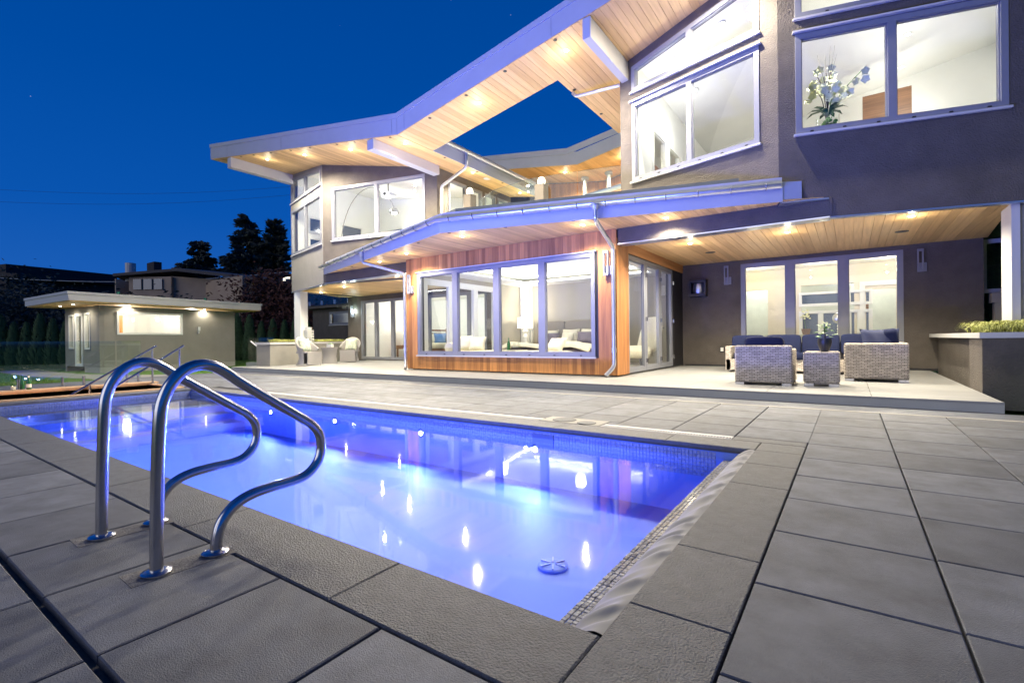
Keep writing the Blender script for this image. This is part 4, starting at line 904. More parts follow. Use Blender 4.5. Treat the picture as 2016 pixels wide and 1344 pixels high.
# ---- trees and hedges
def leafcloud(pts, size, n_per, spread, mb, flat=.5):
    for (x, y, z, s_) in pts:
        for _ in range(n_per):
            c = Vector((x+random.gauss(0, spread*s_), y+random.gauss(0, spread*s_), z+random.gauss(0, spread*s_*flat)))
            a = Vector((random.uniform(-1, 1), random.uniform(-1, 1), random.uniform(-.7, .7))).normalized()*size*random.uniform(.6, 1.3); b_ = a.orthogonal().normalized()*size*random.uniform(.3, .6); b_.rotate(Matrix.Rotation(random.uniform(0, PI), 3, a))
            mb.add([c-a, c+b_, c+a, c-b_], [(0, 1, 2, 3)])
def arborvitae(h, r):
    t_ = empty('cedar_shrub'); MB().tube([(0, 0, 0), (0, 0, h*.85)], [.05, .01], 6).build('trunk', bark_m, t_)
    mb = MB()
    for _ in range(int(1500)):
        u = random.random()**1.25; z = h*u; rr = r*(1-u)**.62*random.uniform(.72, 1.05)*(1 if u > .08 else .8); a = random.uniform(0, 2*PI)
        c = Vector((rr*math.cos(a), rr*math.sin(a), z)); up_ = Vector((math.cos(a)*.35, math.sin(a)*.35, 1))*random.uniform(.09, .2); sd_ = Vector((-math.sin(a), math.cos(a), random.uniform(-.3, .3)))*random.uniform(.03, .07)
        mb.add([c-sd_, c+sd_, c+sd_*.6+up_, c+up_*1.35, c-sd_*.6+up_], [(0, 1, 2, 3, 4)])
    mb.build('crown', hedge_m, t_); return t_
av = [arborvitae(2.6, .55), arborvitae(2.5, .5)]
first = {0: 1, 1: 1}
def put_av(x, y, s_, lab, grp, k):
    if first[k]: first[k] = 0; av[k].matrix_basis = Matrix.Translation((x, y, -.17)) @ Matrix.Scale(s_, 4); o_ = av[k]
    else: o_ = dup(av[k], (x, y, -.17), random.uniform(0, 6), s_)
    o_['label'] = lab; o_['category'] = 'hedge shrub'; o_['group'] = grp
for i in range(34):
    x, y = lerp((-44.5, -1.5), (-31.5, 13.6), i/33)
    put_av(x, y, random.uniform(.84, 1.12), 'upright dark green hedge shrub in the row behind the lawn', 'clipped hedge shrubs behind the lawn', i % 2)
for i in range(9):
    x, y = lerp((-31.0, 14.2), (-27.5, 18.2), i/8)
    put_av(x, y, random.uniform(.85, 1.1), 'pointed green shrub between the pool house and the main house', 'pointed shrubs beside the pool house', i % 2)
FAR = Matrix.Translation((0, 0, .9)) @ Matrix.Scale(1.35, 4) @ Matrix.Translation((0, 0, -.9))
nb.matrix_basis = Matrix.Translation((0, 0, .9)) @ Matrix.Scale(.60, 4) @ Matrix.Translation((0, 0, -.9)) @ nb.matrix_basis
for i in range(6):
    x, y = lerp((3.1, 16.4), (6.6, 17.0), i/5); put_av(x, y, 1.95, 'tall green hedge shrub behind the garden wall at the right end', 'tall hedge shrubs behind the right garden wall', i % 2)
def conifer(x, y, h, r, lab, m=leaf_dark, droop=.25, n=26):
    t_ = empty('conifer_tree', (x, y, -.2), label=lab, category='tree', group='dark trees behind the neighbouring house')
    MB().tube([(x, y, -.2), (x+.1, y, h*.5), (x, y, h*.97)], [.35, .2, .03], 8).build('trunk', bark_m, t_)
    mb = MB(); tw = MB()
    for i in range(n):
        u = i/n; z = h*(.14+.86*u); L_ = r*(1-u)**.75*1.0+.25
        for k in range(8 if u < .8 else 5):
            a = random.uniform(0, 2*PI); ll = L_*random.uniform(.65, 1.12); e_ = Vector((x+ll*math.cos(a), y+ll*math.sin(a), z-droop*ll+random.uniform(-.3, .5)))
            s0 = Vector((x, y, z)); tw.tube([s0, (s0+e_)/2+Vector((0, 0, .15)), e_], [.05, .03, .01], 4)
            for q in range(52):
                f_ = random.uniform(.25, 1.03); p_ = s0.lerp(e_, f_)+Vector((random.gauss(0, .18), random.gauss(0, .18), random.gauss(-.08, .12)))*(.5+L_*.22)
                d1 = (e_-s0).normalized(); d1.rotate(Matrix.Rotation(random.uniform(-.8, .8), 3, 'Z')); a_ = d1*random.uniform(.2, .42); b_ = d1.cross(Z)*random.uniform(.06, .13)
                mb.add([p_-a_*.3-b_, p_-a_*.3+b_, p_+a_+Vector((0, 0, -.10))], [(0, 1, 2)]); mb.add([p_-a_*.2-Vector((0, 0, .12)), p_-a_*.2+Vector((0, 0, .1)), p_+a_*.9], [(0, 1, 2)])
    tw.build('branch', bark_m, t_, kind='stuff'); mb.build('crown', m, t_); t_.matrix_basis = FAR @ t_.matrix_basis
conifer(-50.6, 20.9, 10.9, 3.6, 'shorter broad dark conifer left of the tallest tree', n=24)
conifer(-46.6, 23.4, 13.0, 3.6, 'tallest dark conifer rising behind the neighbouring roof', n=34)
conifer(-45.0, 25.2, 12.6, 2.2, 'slim grey green conifer close to the house corner', mat('cypress_leaves', (.05, .055, .035), .8, noise=(4, .4)), droop=-.3, n=30)
def round_tree(x, y, h, r, lab, m, cat='tree', n=70, name='broadleaf_tree', grp=None, base=.15, sz=.16):
    t_ = empty(name, (x, y, -.2), label=lab, category=cat, group=grp)
    MB().tube([(x, y, -.2), (x+.1, y, h*.45), (x-.1, y+.1, h*.8)], [.16, .11, .03], 8).build('trunk', bark_m, t_)
    tw = MB(); cs = []
    for i in range(n):
        th, ph_ = random.uniform(0, 2*PI), random.uniform(-1, 1); q = (1-ph_*ph_)**.5; rr = random.uniform(.45, 1)
        c = (x+r*q*math.cos(th)*rr, y+r*q*math.sin(th)*rr, h*(base+(1-base)*.5)+(h*(1-base)*.5)*ph_*rr, r*.25); cs.append(c)
        if i % 4 == 0: tw.tube([(x, y, h*.35), c[:3]], [.05, .01], 4)
    mb = MB(); leafcloud(cs, sz, 60, 1.0, mb, .8); tw.build('branch', bark_m, t_, kind='stuff'); mb.build('crown', m, t_)
for i, (x, y, h, r) in enumerate(((-52, -2, 4.6, 3.4), (-50, 3.5, 5.0, 3.2), (-47.5, 8, 4.6, 3.0), (-44.5, 12, 4.2, 2.8), (-41, 15.5, 3.8, 2.6), (-56, 3, 7.0, 3.6), (-54, 9, 6.2, 3.4))):
    round_tree(x, y, h, r, 'dark leafy tree massed behind the hedge on the left', leaf_dark, grp='leafy trees massed behind the hedge')
for i, (x, y, h, r) in enumerate(((-36.5, 19.5, 6.5, 2.4), (-34.0, 21.5, 6.0, 2.4))):
    round_tree(x, y, h, r, ('russet leaved tree nearer the pool house roof, left of its twin', 'russet leaved tree close to the corner of the main house')[i], leaf_red, grp='russet trees beside the house')
for i, (x, y, h, r) in enumerate(((-36, 25, 6.0, 2.4), (-38, 28.5, 8.6, 3.0), (-34.5, 29, 9.0, 3.0))):
    round_tree(x, y, h, r, 'dark rounded tree filling the gap below the tall conifers', leaf_dark, grp='dark rounded trees below the conifers')
round_tree(-29.6, 16.9, 2.6, .8, 'small red leaved shrub standing among the pointed green shrubs', leaf_red, 'shrub', 24, 'red_shrub', sz=.08)
round_tree(5.4, 19.0, 4.9, 1.7, 'leafy green tree seen past the right end of the patio wall', mat('tree_leaves', (.05, .11, .04), .7, noise=(4, .4)), sz=.07, n=110)
round_tree(7.0, 23, 7.5, 3.2, 'dark tree behind the garden wall at the far right', leaf_dark, n=90, sz=.2)

# ---- woven wicker relief
def weave(m, sc_=1.0):
    n = m.node_tree; L = n.links.new; b = n.nodes['Principled BSDF']
    g = n.nodes.new('ShaderNodeNewGeometry'); sp = n.nodes.new('ShaderNodeSeparateXYZ'); cb = n.nodes.new('ShaderNodeCombineXYZ'); ad = n.nodes.new('ShaderNodeMath'); ad.operation = 'ADD'
    L(g.outputs['Position'], sp.inputs[0]); L(sp.outputs[0], ad.inputs[0]); L(sp.outputs[1], ad.inputs[1]); L(ad.outputs[0], cb.inputs[0]); L(sp.outputs[2], cb.inputs[1])
    br_ = n.nodes.new('ShaderNodeTexBrick'); br_.inputs['Scale'].default_value = 1; br_.inputs['Brick Width'].default_value = .036*sc_; br_.inputs['Row Height'].default_value = .0125*sc_; br_.inputs['Mortar Size'].default_value = .0022*sc_; br_.inputs['Mortar Smooth'].default_value = .6
    c = b.inputs['Base Color'].default_value[:3] if not b.inputs['Base Color'].is_linked else (.56, .50, .44)
    br_.inputs['Color1'].default_value = (*[min(1, v*1.2) for v in c], 1); br_.inputs['Color2'].default_value = (*[v*.72 for v in c], 1); br_.inputs['Mortar'].default_value = (*[v*.22 for v in c], 1)
    L(cb.outputs[0], br_.inputs['Vector']); L(br_.outputs['Color'], b.inputs['Base Color'])
    bn = n.nodes.new('ShaderNodeBump'); bn.inputs['Strength'].default_value = .9; bn.inputs['Distance'].default_value = .006; bn.invert = True; L(br_.outputs['Fac'], bn.inputs['Height']); L(bn.outputs[0], b.inputs['Normal'])
weave(wicker, 2.1)
PZ = .127
def feet(parent, x0, y0, x1, y1):
    for x, y in ((x0+.01, y0+.01), (x1-.14, y0+.01), (x0+.01, y1-.07), (x1-.14, y1-.07)): MB().box(x, y, PZ, x+.13, y+.06, PZ+.04).build('foot', steel, parent)
# armchair seen from behind
ac = empty('wicker_armchair', (-1.16, 9.06, PZ), label='wicker armchair seen from behind with one navy back cushion, left of the small wicker table', category='armchair')
x0, x1, y0, y1 = -1.57, -.745, 8.68, 9.50
MB().box(x0, y0, PZ+.04, x1, y0+.14, .765).build('backrest', wicker, ac, bevel=.03)
MB().box(x0, y0+.14, PZ+.04, x0+.13, y1, .70).build('arm', wicker, ac, bevel=.025); MB().box(x1-.13, y0+.14, PZ+.04, x1, y1, .70).build('arm', wicker, ac, bevel=.025)
MB().box(x0+.13, y0+.14, PZ+.05, x1-.13, y1-.01, .38).build('seat_base', wicker, ac, bevel=.01)
MB().soft((-1.157, 9.18, .44), .56, .60, .16, p=.25).build('seat_cushion', navy, ac, smooth=True)
cu = MB().soft((-1.157, 8.89, .67), .58, .20, .46, tilt=-.15, p=.3).build('back_cushion', navy, ac, smooth=True)
feet(ac, x0, y0, x1, y1)
# small table + plant
st = empty('wicker_side_table', (-.37, 9.1, PZ), label='square wicker side table standing between the armchair and the corner sofa', category='side table')
MB().box(-.61, 8.86, PZ+.05, -.13, 9.34, .66).build('woven_body', wicker, st, bevel=.03); MB().box(-.57, 8.89, PZ+.03, -.17, 9.31, PZ+.06).build('base_frame', wicker, st)
feet(st, -.61, 8.86, -.13, 9.34)
pp = empty('potted_plant', (-.33, 9.08, .66), label='green leafed plant in a charcoal pot on the wicker side table', category='potted plant')
MB().lathe([(.055, 0), (.06, .015), (.085, .09), (.098, .15), (.092, .205), (.084, .205), (.08, .15)], (-.33, 9.08, .66), 24).build('pot', pot_m, pp, smooth='auto')
MB().tube([(-.33, 9.08, .80), (-.32, 9.09, .92), (-.335, 9.08, 1.02)], .008, 6).build('stem', bark_m, pp)
for k in range(34):
    a = random.uniform(0, 2*PI); u = random.random(); rr = random.uniform(.03, .17)*(1.1-u*.5); c = Vector((-.33+rr*math.cos(a), 9.08+rr*math.sin(a), .88+u*.20)); dr_ = Vector((math.cos(a), math.sin(a), random.uniform(-.35, .25))).normalized(); sd_ = dr_.cross(Z).normalized(); L_ = random.uniform(.05, .09)
    MB().add([c-dr_*L_*.5, c-sd_*L_*.4, c+dr_*L_*.25-sd_*L_*.42, c+dr_*L_*.6, c+dr_*L_*.25+sd_*L_*.42, c+sd_*L_*.4, c+Z*.008], [(0, 1, 6), (1, 2, 6), (2, 3, 6), (3, 4, 6), (4, 5, 6), (5, 0, 6)]).build('leaf', leaf_g, pp)
for k in range(9):
    c = Vector((-.30+random.gauss(0, .03), 9.08+random.gauss(0, .03), 1.06+random.gauss(0, .025))); MB().soft(c, .035, .035, .02, p=1, n=5).build('flower', petal_m, pp)
# corner sofa
sf = empty('corner_sofa', (.3, 11.2, PZ), label='L shaped wicker corner sofa with navy cushions along the patio wall', category='sofa')
x0, x1 = -.09, .79
MB().box(x0, 10.16, PZ+.04, x1, 10.30, .775).build('end_panel', wicker, sf, bevel=.03)
MB().box(x1-.14, 10.30, PZ+.04, x1, 12.6, .775).build('backrest', wicker, sf, bevel=.02); MB().box(-2.3, 12.46, PZ+.04, x1-.14, 12.6, .775).build('backrest', wicker, sf, bevel=.02)
MB().box(x0, 10.30, PZ+.05, x1-.14, 12.46, .42).box(-2.3, 11.68, PZ+.05, x0, 12.46, .42).build('seat_base', wicker, sf, bevel=.01)
MB().box(-2.3, 11.68, PZ+.04, -2.18, 12.46, .70).build('arm', wicker, sf, bevel=.02)
for xc in (-1.80, -1.10): MB().soft((xc, 12.0, .49), .69, .72, .15, p=.25).build('seat_cushion', navy, sf, smooth=True)
for yc in (10.65, 11.35, 12.05): MB().soft((.28, yc, .49), .70, .69, .15, p=.25).build('seat_cushion', navy, sf, smooth=True)
for xc in (-1.93, -1.22, -.52, .18): MB().soft((xc, 12.34, .72), .69, .2, .44, tilt=-.16, p=.28).build('back_cushion', navy, sf, smooth=True)
for yc in (10.72, 11.4, 12.0): MB().soft((.58, yc, .78), .66, .2, .48, rz=PI/2, tilt=-.12, p=.3).build('back_cushion', navy, sf, smooth=True)
MB().pillow((.43, 10.47, .80), .58, .46, .22, rz=.25, tilt=-.3).build('scatter_cushion', navy_pipe, sf, smooth=True)
feet(sf, x0, 10.16, x1, 12.6)
# planters
pr = empty('planter', (3, 11, 0), label='dark stucco planter with metal rim and golden grass at the right end of the patio', category='planter')
MB().box(1.45, 8.93, -.1, 5.5, 9.78, .845).box(1.56, 9.78, -.1, 1.92, 13.9, .84).build('planter_wall', stucco, pr)
MB().box(1.42, 8.90, .85, 5.6, 8.99, .925).box(1.42, 8.99, .85, 1.53, 13.93, .925).build('metal_rim', beam_m, pr); MB().box(1.53, 8.99, .846, 5.5, 9.9, .86).box(1.53, 9.9, .846, 1.92, 13.9, .86).build('soil', grout_m, pr)
def tuft(x, y, z, n, h, w=.004, m=grass_y, name='ornamental_grass', lab='', grp=None, parent=None, spread=.05, lean=1.3):
    mb = MB()
    for _ in range(n):
        a = random.uniform(0, 2*PI); L_ = h*random.uniform(.6, 1.1); o_ = Vector((x+random.gauss(0, spread), y+random.gauss(0, spread), z)); d_ = Vector((math.cos(a), math.sin(a), 0)); s_ = Vector((-d_.y, d_.x, 0))*w; l = random.uniform(.3, lean)*L_
        p1 = o_+d_*l*.35+Z*L_*.62; p2 = o_+d_*l*.75+Z*L_*.72; p3 = o_+d_*l+Z*L_*.45
        mb.add([o_-s_, o_+s_, p1+s_, p1-s_, p2+s_*.7, p2-s_*.7, p3], [(0, 1, 2, 3), (3, 2, 4, 5), (5, 4, 6)])
    return mb.build(name, m, parent, label=lab, category='grass plant', group=grp)
for i, (x, y) in enumerate(((1.75, 9.4), (2.05, 9.3), (2.4, 9.5), (1.72, 10.0), (2.8, 9.4))):
    tuft(x, y, .86, 420, .30, lab='arching golden grass tuft in the right planter', grp='golden grass tufts in the right planter', spread=.10, w=.0045)
aPl = math.atan2(4.05, -1.3); pdir = Vector((math.cos(aPl), math.sin(aPl))); pn = Vector((-pdir.y, pdir.x))
pl = empty('planter', (-16.2, 10.5, PZ), label='long grey stucco planter with pale rim dividing the left patio', category='planter')
c0 = Vector((-15.66, 8.56)); Lp = 4.3
q = [c0, c0+pdir*Lp, c0+pdir*Lp+pn*.55, c0+pn*.55]; qq = [tuple(v) for v in q]
MB().slab(qq, PZ, .83).build('planter_wall', stucco_pale, pl)
qo = [tuple(c0-pdir*.03-pn*.03), tuple(c0+pdir*Lp-pn*.03), tuple(c0+pdir*Lp+pn*.58), tuple(c0-pdir*.03+pn*.58)]; qi = [tuple(c0+pdir*.05+pn*.06), tuple(c0+pdir*(Lp-.05)+pn*.06), tuple(c0+pdir*(Lp-.05)+pn*.49), tuple(c0+pdir*.05+pn*.49)]
MB().slab(qo, .835, .91, holes=[qi]).build('metal_rim', beam_m, pl); MB().slab(qi, .831, .86).build('soil', grout_m, pl)
for i in range(9):
    p_ = c0+pdir*(.5+.43*i)+pn*.28
    if i == 4: continue
    tuft(p_.x, p_.y, .86, 170, .20, lab='small golden grass tuft in the long left planter', grp='golden grass tufts in the left planter', spread=.07, w=.005)
p_ = c0+pdir*2.1+pn*.28; ln = empty('garden_lantern', (p_.x, p_.y, .86), label='white slatted lantern standing in the long left planter', category='lantern')
for k in range(8): MB().obox((p_.x, p_.y), .3, .34, .34, .88+.062*k, .91+.062*k).build('slat', white_m, ln)
MB().obox((p_.x, p_.y), .3, .22, .22, .86, 1.42).build('core', white_m, ln); MB().obox((p_.x, p_.y), .3, .24, .24, 1.42, 1.46).build('cap', white_m, ln)
gb = empty('low_glass_screen', (-17.4, 8.9, PZ), label='short glass screen with a rail bracket at the left end of the planter', category='glass screen')
MB().box(-17.9, 8.98, .2, -16.2, 8.99, 1.08).build('glass_panel', rail_glass, gb); MB().box(-17.9, 8.9, -.16, -16.4, 9.1, .2).build('concrete_kerb', path_m, gb); MB().tube([(-17.6, 8.93, .95), (-16.9, 8.93, .66)], .025, 10).build('rail', wframe_m, gb)
# tub chairs and table
def tub(loc, rz, lab):
    t_ = empty('tub_chair')
    mb = MB(); n = 28; prof = []
    for i in range(n+1):
        a = -PI*.13+PI*1.26*i/n; f_ = math.sin(max(0, min(1, (i/n)))*PI)
        ht = .50+.34*f_**1.4; rx, ry = .33, .33
        for r_, z_ in ((.86, .03), (.74, .22), (.84, .40), (1.04, ht), (.96, ht+.012), (.90, ht-.01), (.80, .42), (.78, .38)):
            mb.v.append((rx*r_*math.cos(a), ry*r_*math.sin(a)+(0), z_))
    for i in range(n):
        for k in range(7): mb.f.append((i*8+k, i*8+k+1, (i+1)*8+k+1, (i+1)*8+k))
    mb.build('shell', wickerw, t_, smooth=True)
    MB().slab([(-.27, -.27), (.27, -.27), (.25, .2), (.1, .27), (-.1, .27), (-.25, .2)], .36, .41).slab([(-.26, -.285), (.26, -.285), (.26, -.265), (-.26, -.265)], .03, .40).build('seat', wickerw, t_)
    for x, y in ((-.26, -.25), (.26, -.25), (-.2, .24), (.2, .24)): MB().tube([(x, y, 0), (x*.95, y*.95, .1)], .012, 8).build('leg', wickerw, t_)
    MB().pillow((0, .12, .60), .42, .40, .15, tilt=-.25).build('cushion', print_m, t_, smooth=True)
    t_.matrix_basis = Matrix.Translation(loc) @ Matrix.Rotation(rz, 4, 'Z') @ Matrix.Scale(1.12, 4); t_['label'] = lab; t_['category'] = 'tub chair'; t_['group'] = 'white woven tub chairs'
tub((-14.85, 9.40, PZ), math.radians(100), 'white woven tub chair seen from the side, left of the small round table')
tub((-15.75, 11.75, PZ), math.radians(35), 'white woven tub chair facing the pool beside the glazed doors, with flowered cushion')
wt = empty('patio_side_table', (-15.4, 10.6, PZ), label='white woven flared side table between the two tub chairs', category='side table')
MB().lathe([(.27, .0), (.23, .25), (.26, .46), (.30, .56), (.30, .58), (.0, .58)], (-15.4, 10.6, PZ+.0), 24).build('woven_body', wickerw, wt, smooth='auto')
bx = MB().obox((-15.38, 10.62), .3, .2, .14, PZ+.581, PZ+.70).build('flower_box', white_m, None, label='small white box of green succulents on the white side table', category='planter box')
for k in range(12): MB().soft((-15.38+random.uniform(-.08, .08), 10.62+random.uniform(-.05, .05), PZ+.71), .05, .05, .04, p=1, n=4).build('succulent', leaf_g, bx)

# ---- courtyard lanterns
for x, y, zb, lab in ((-8.69, 10.5, 3.96, 'dark terrace lantern with white globe, left of the glass balustrade'), (-6.35, 10.5, 3.96, 'dark terrace lantern with white globe, in front of the cedar far wing')):
    s_ = empty('terrace_lantern', (x, y, 3.9), label=lab, category='lantern', group='terrace lanterns')
    MB().box(x-.13, y-.13, 3.9, x+.13, y+.13, (4.95 if x < -8 else 4.78)).build('housing', stucco, s_, bevel=.01); zt2 = 4.95 if x < -8 else 4.78
    MB().soft((x, y, zt2+.09), .20, .20, .24, p=1, n=10).build('globe', shade_em, s_, smooth=True)
bal = empty('terrace_balustrade', (-6.9, 10.8, 3.9), label='clear glass balustrade round the upper terrace', category='balustrade')
gp = [(-9.0, 11.3), (-8.06, 10.75), (-6.75, 10.55), (-5.5, 10.8), (-4.25, 11.1)]
for i in range(4):
    a, b_ = Vector(gp[i]), Vector(gp[i+1]); d_ = (b_-a).normalized(); MB().prism([rect(.01, (b_-a).length-.01, 3.98, 5.03)], (*a, 0), (*d_, 0), Z, (-d_.y, d_.x, 0), .012).build('glass_panel', rail_glass, bal)
    MB().tube([(b_.x, b_.y, 3.9), (b_.x, b_.y, 4.1)], .02, 8).build('spigot', steel, bal)
    MB().tube([(*(a+d_*.01), 5.035), (*(b_-d_*.01), 5.035)], .004, 6).build('top_edge', steel, bal)

# ---- upper left room: arc lamp, projector, chair
al = empty('arc_lamp', (-15.4, 11.4, 3.6), label='arc floor lamp with chrome dome shade behind the upper left window', category='floor lamp')
arc = [(-15.9+2.9*(1-math.cos(PI*.82*k/20))/2*1.12, 11.5, 4.4+2.05*math.sin(PI*.82*k/20)) for k in range(21)]
MB().tube([(-15.9, 11.5, 3.6)]+arc, .014, 8).build('arched_stem', steel, al); e_ = Vector(arc[-1])
MB().lathe([(.02, .13), (.10, .10), (.155, 0), (.16, -.05), (.15, -.05)], (e_.x, e_.y, e_.z-.12), 20).build('dome_shade', steel, al, smooth='auto'); MB().soft((e_.x, e_.y, e_.z-.16), .2, .2, .12, p=1, n=8).build('bulb', lens_em, al, smooth=True)
light('arc_lamp_bulb', 'POINT', (e_.x, e_.y, e_.z-.26), 12*K_ROOM, NEUT, size=.08)
MB().box(-16.05, 11.35, 3.6, -15.75, 11.65, 3.66).build('base', white_m, al)
pj = empty('ceiling_projector', (-13.15, 11.5, 6.0), label='white projector hanging from the ceiling of the upper left room', category='projector')
MB().box(-13.40, 11.35, 5.93, -12.98, 11.7, 6.07).build('body', white_m, pj, bevel=.015); MB().lathe([(.055, 0), (.055, -.03), (.035, -.035)], (-13.2, 11.35, 6.0), 16, 'y').build('lens', black_m, pj); MB().tube([(-13.2, 11.5, 6.07), (-13.2, 11.5, z1(-13.2)-.06)], .02, 8).build('mount', black_m, pj)
ch = empty('lounge_chair', (-14.3, 11.9, 3.6), label='wooden chair back seen low in the upper left window', category='chair')
MB().soft((-14.2, 11.3, 4.42), .60, .06, .42, rz=.3, tilt=-.2, p=.5).build('backrest', walnut, ch, smooth=True); MB().box(-14.5, 11.3, 4.0, -13.9, 11.9, 4.06).build('seat', walnut, ch)
for x, y in ((-14.45, 11.35), (-13.95, 11.35), (-14.45, 11.85), (-13.95, 11.85)): MB().tube([(x, y, 3.6), (x, y, 4.0)], .02, 8).build('leg', walnut, ch)

# ---- orchid on ledge in upper right window
lg = MB().slab([(-.75, 9.45), (.38, 9.75), (.30, 10.1), (-.8, 9.8)], 4.10, 4.38).build('stone_trough', marble, None, label='pale stone ledge holding the orchid behind the right upper window', category='stone ledge')
ov = Vector((-.28, 9.72, 4.38)); orc = empty('orchid_arrangement', ov, label='tall white orchid arrangement in a glass bowl behind the right upper window', category='orchid')
MB().lathe([(.14, 0), (.17, .02), (.17, .20), (.16, .20), (.155, .03)], ov, 24).build('glass_bowl', glass, orc, smooth='auto')
for k in range(16): a = random.uniform(0, 6.3); rr = random.uniform(0, .12); MB().soft(ov+Vector((rr*math.cos(a), rr*math.sin(a), .05+random.uniform(0, .08))), .07, .07, .06, p=1, n=5).build('moss_ball', leaf_g, orc)
for k in range(11):
    a = k*.57+random.uniform(-.2, .2); d_ = Vector((math.cos(a), math.sin(a), 0)); s_ = Vector((-d_.y, d_.x, 0)); L_ = random.uniform(.18, .32); c = ov+Z*.18
    MB().add([c, c+d_*L_*.4+Z*L_*.45-s_*.04, c+d_*L_*.4+Z*L_*.45+s_*.04, c+d_*L_*.8+Z*L_*.45-s_*.035, c+d_*L_*.8+Z*L_*.45+s_*.035, c+d_*L_*1.1+Z*L_*.25], [(0, 1, 2), (1, 3, 4, 2), (3, 5, 4)]).build('leaf', mat('orchid_leaf', (.03, .09, .03), .35) if k == 0 else MATS['orchid_leaf'], orc)
tips = []
for ex, ez, n in ((-.16, .95, 9), (-.05, .85, 9), (.05, 1.0, 9), (.18, .75, 7), (.52, .82, 7), (-.26, .80, 7)):
    P = [ov+Vector((ex*.1, 0, .15)), ov+Vector((ex*.35, random.uniform(-.05, .05), ez*.65)), ov+Vector((ex, random.uniform(-.08, .08), ez))]; MB().tube(crom(P, 4), .006, 5).build('stem', leaf_g if ex > .1 else bark_m, orc)
    for k in range(n): tips.append(P[1].lerp(P[2], k/n*1.0)+Vector((random.gauss(0, .06), random.gauss(0, .05), random.gauss(-.06, .06))))
for c in tips:
    mb = MB(); f_ = random.uniform(0, 6.28); R_ = Matrix.Rotation(f_, 3, 'Y') @ Matrix.Rotation(random.uniform(-.6, .6), 3, 'X') @ Matrix.Rotation(random.uniform(-.8, .8), 3, 'Z')
    for k in range(5):
        a = k*2*PI/5; u_ = R_ @ Vector((math.cos(a), 0, math.sin(a))); v_ = R_ @ Vector((-math.sin(a), 0, math.cos(a))); nn = R_ @ Vector((0, -.012, 0))
        mb.add([c, c+u_*.038-v_*.034+nn, c+u_*.072+nn*.3, c+u_*.038+v_*.034+nn], [(0, 1, 2, 3)])
    mb.build('flower', petal_m, orc)
for k in range(7):
    a = random.uniform(0, 6.3); P = [ov+Z*.2, ov+Vector((.05*math.cos(a), .05*math.sin(a), .8)), ov+Vector((.16*math.cos(a), .1*math.sin(a), 1.15+random.uniform(-.1, .2)))]; MB().tube(P, [.005, .004, .002], 4).build('twig', bark_m, orc)

# ---- bedroom furniture
bed = empty('upholstered_bed', (-6.6, 12.8, .13), label='large bed with taupe headboard and cream quilt in the cedar clad bedroom', category='bed')
for xc in (-8.45, -7.35, -6.25): MB().soft((xc, 14.55, 1.0), 1.10, .22, 1.05, p=.22).build('headboard_panel', head_m, bed, smooth=True)
MB().soft((-7.2, 13.3, .42), 3.0, 2.5, .50, p=.2).build('mattress', cloth_p, bed, smooth=True)
def cloth(name, m, parent, fx, n=40, mm=26, th=.0):
    mb = MB()
    for i in range(n+1):
        for j in range(mm+1): mb.v.append(fx(i/n, j/mm))
    for i in range(n):
        for j in range(mm): a = i*(mm+1)+j; mb.f.append((a, a+1, a+mm+2, a+mm+1))
    o_ = mb.build(name, m, parent, smooth=True); md = o_.modifiers.new('s', 'SOLIDIFY'); md.thickness = .02; return o_
cloth('quilt', cloth_w, bed, lambda u, v: (-8.8+3.0*u, 11.95+1.15*v, .78+.04*math.sin(u*9+v*3)+.03*math.sin(v*11+u*4)-.5*max(0, .12-v)*2-.28*max(0, u-.82)*2-.28*max(0, .1-u)*3))
for x, y, z_, m_, dx, rz_, ti in ((-8.3, 14.15, .98, cloth_w, .62, .1, -.35), (-7.55, 14.2, 1.0, cloth_w, .66, -.05, -.3), (-6.85, 14.2, 1.0, cloth_w, .66, .05, -.3), (-6.2, 14.1, .98, cloth_w, .6, -.1, -.4), (-8.1, 13.85, .90, cloth_p, .60, .1, -.5), (-6.75, 13.75, .92, cloth_p, .62, .25, -.5), (-7.4, 13.72, .90, cloth_w, .45, .1, -.5)):
    MB().pillow((x, y, z_), dx, .5, .24, rz=rz_, tilt=ti).build('pillow', m_, bed, smooth=True)
bl = empty('bedside_lamp', (-9.15, 14.0, .9), label='glowing drum shaded table lamp beside the big bed', category='table lamp')
MB().lathe([(.0, .0), (.09, .0), (.05, .12), (.10, .24), (.05, .36), (.10, .44), (.03, .5), (.02, .56)], (-9.15, 13.95, .75), 18).build('lamp_base', white_m, bl, smooth='auto'); MB().lathe([(.27, 0), (.27, .36), (.265, .36), (.265, 0)], (-9.15, 13.95, 1.30), 28).build('lamp_shade', shade_em, bl, smooth='auto'); light('table_lamp_bulb', 'POINT', (-9.15, 13.95, 1.75), 12*K_ROOM, WARM, size=.06)
nsb = MB().box(-9.45, 13.6, .135, -8.85, 14.3, .75).build('nightstand', white_m, None, label='white nightstand under the drum shaded lamp', category='nightstand', )
ch = empty('chaise_bench', (-8.2, 10.4, .13), label='cream upholstered bench with rolled arm just inside the bedroom window', category='bench')
MB().soft((-7.2, 10.15, .50), 3.6, .70, .26, p=.25).build('seat', cloth_w, ch, smooth=True); MB().tube([(-8.95, 9.85, .70), (-8.95, 10.5, .70)], .15, 20).build('rolled_arm', cloth_w, ch, smooth='auto')
for x in (-8.8, -5.6): MB().tube([(x, 10.0, .135), (x, 10.0, .40)], .03, 8).build('leg', walnut, ch); MB().tube([(x, 10.35, .135), (x, 10.35, .40)], .03, 8).build('leg', walnut, ch)
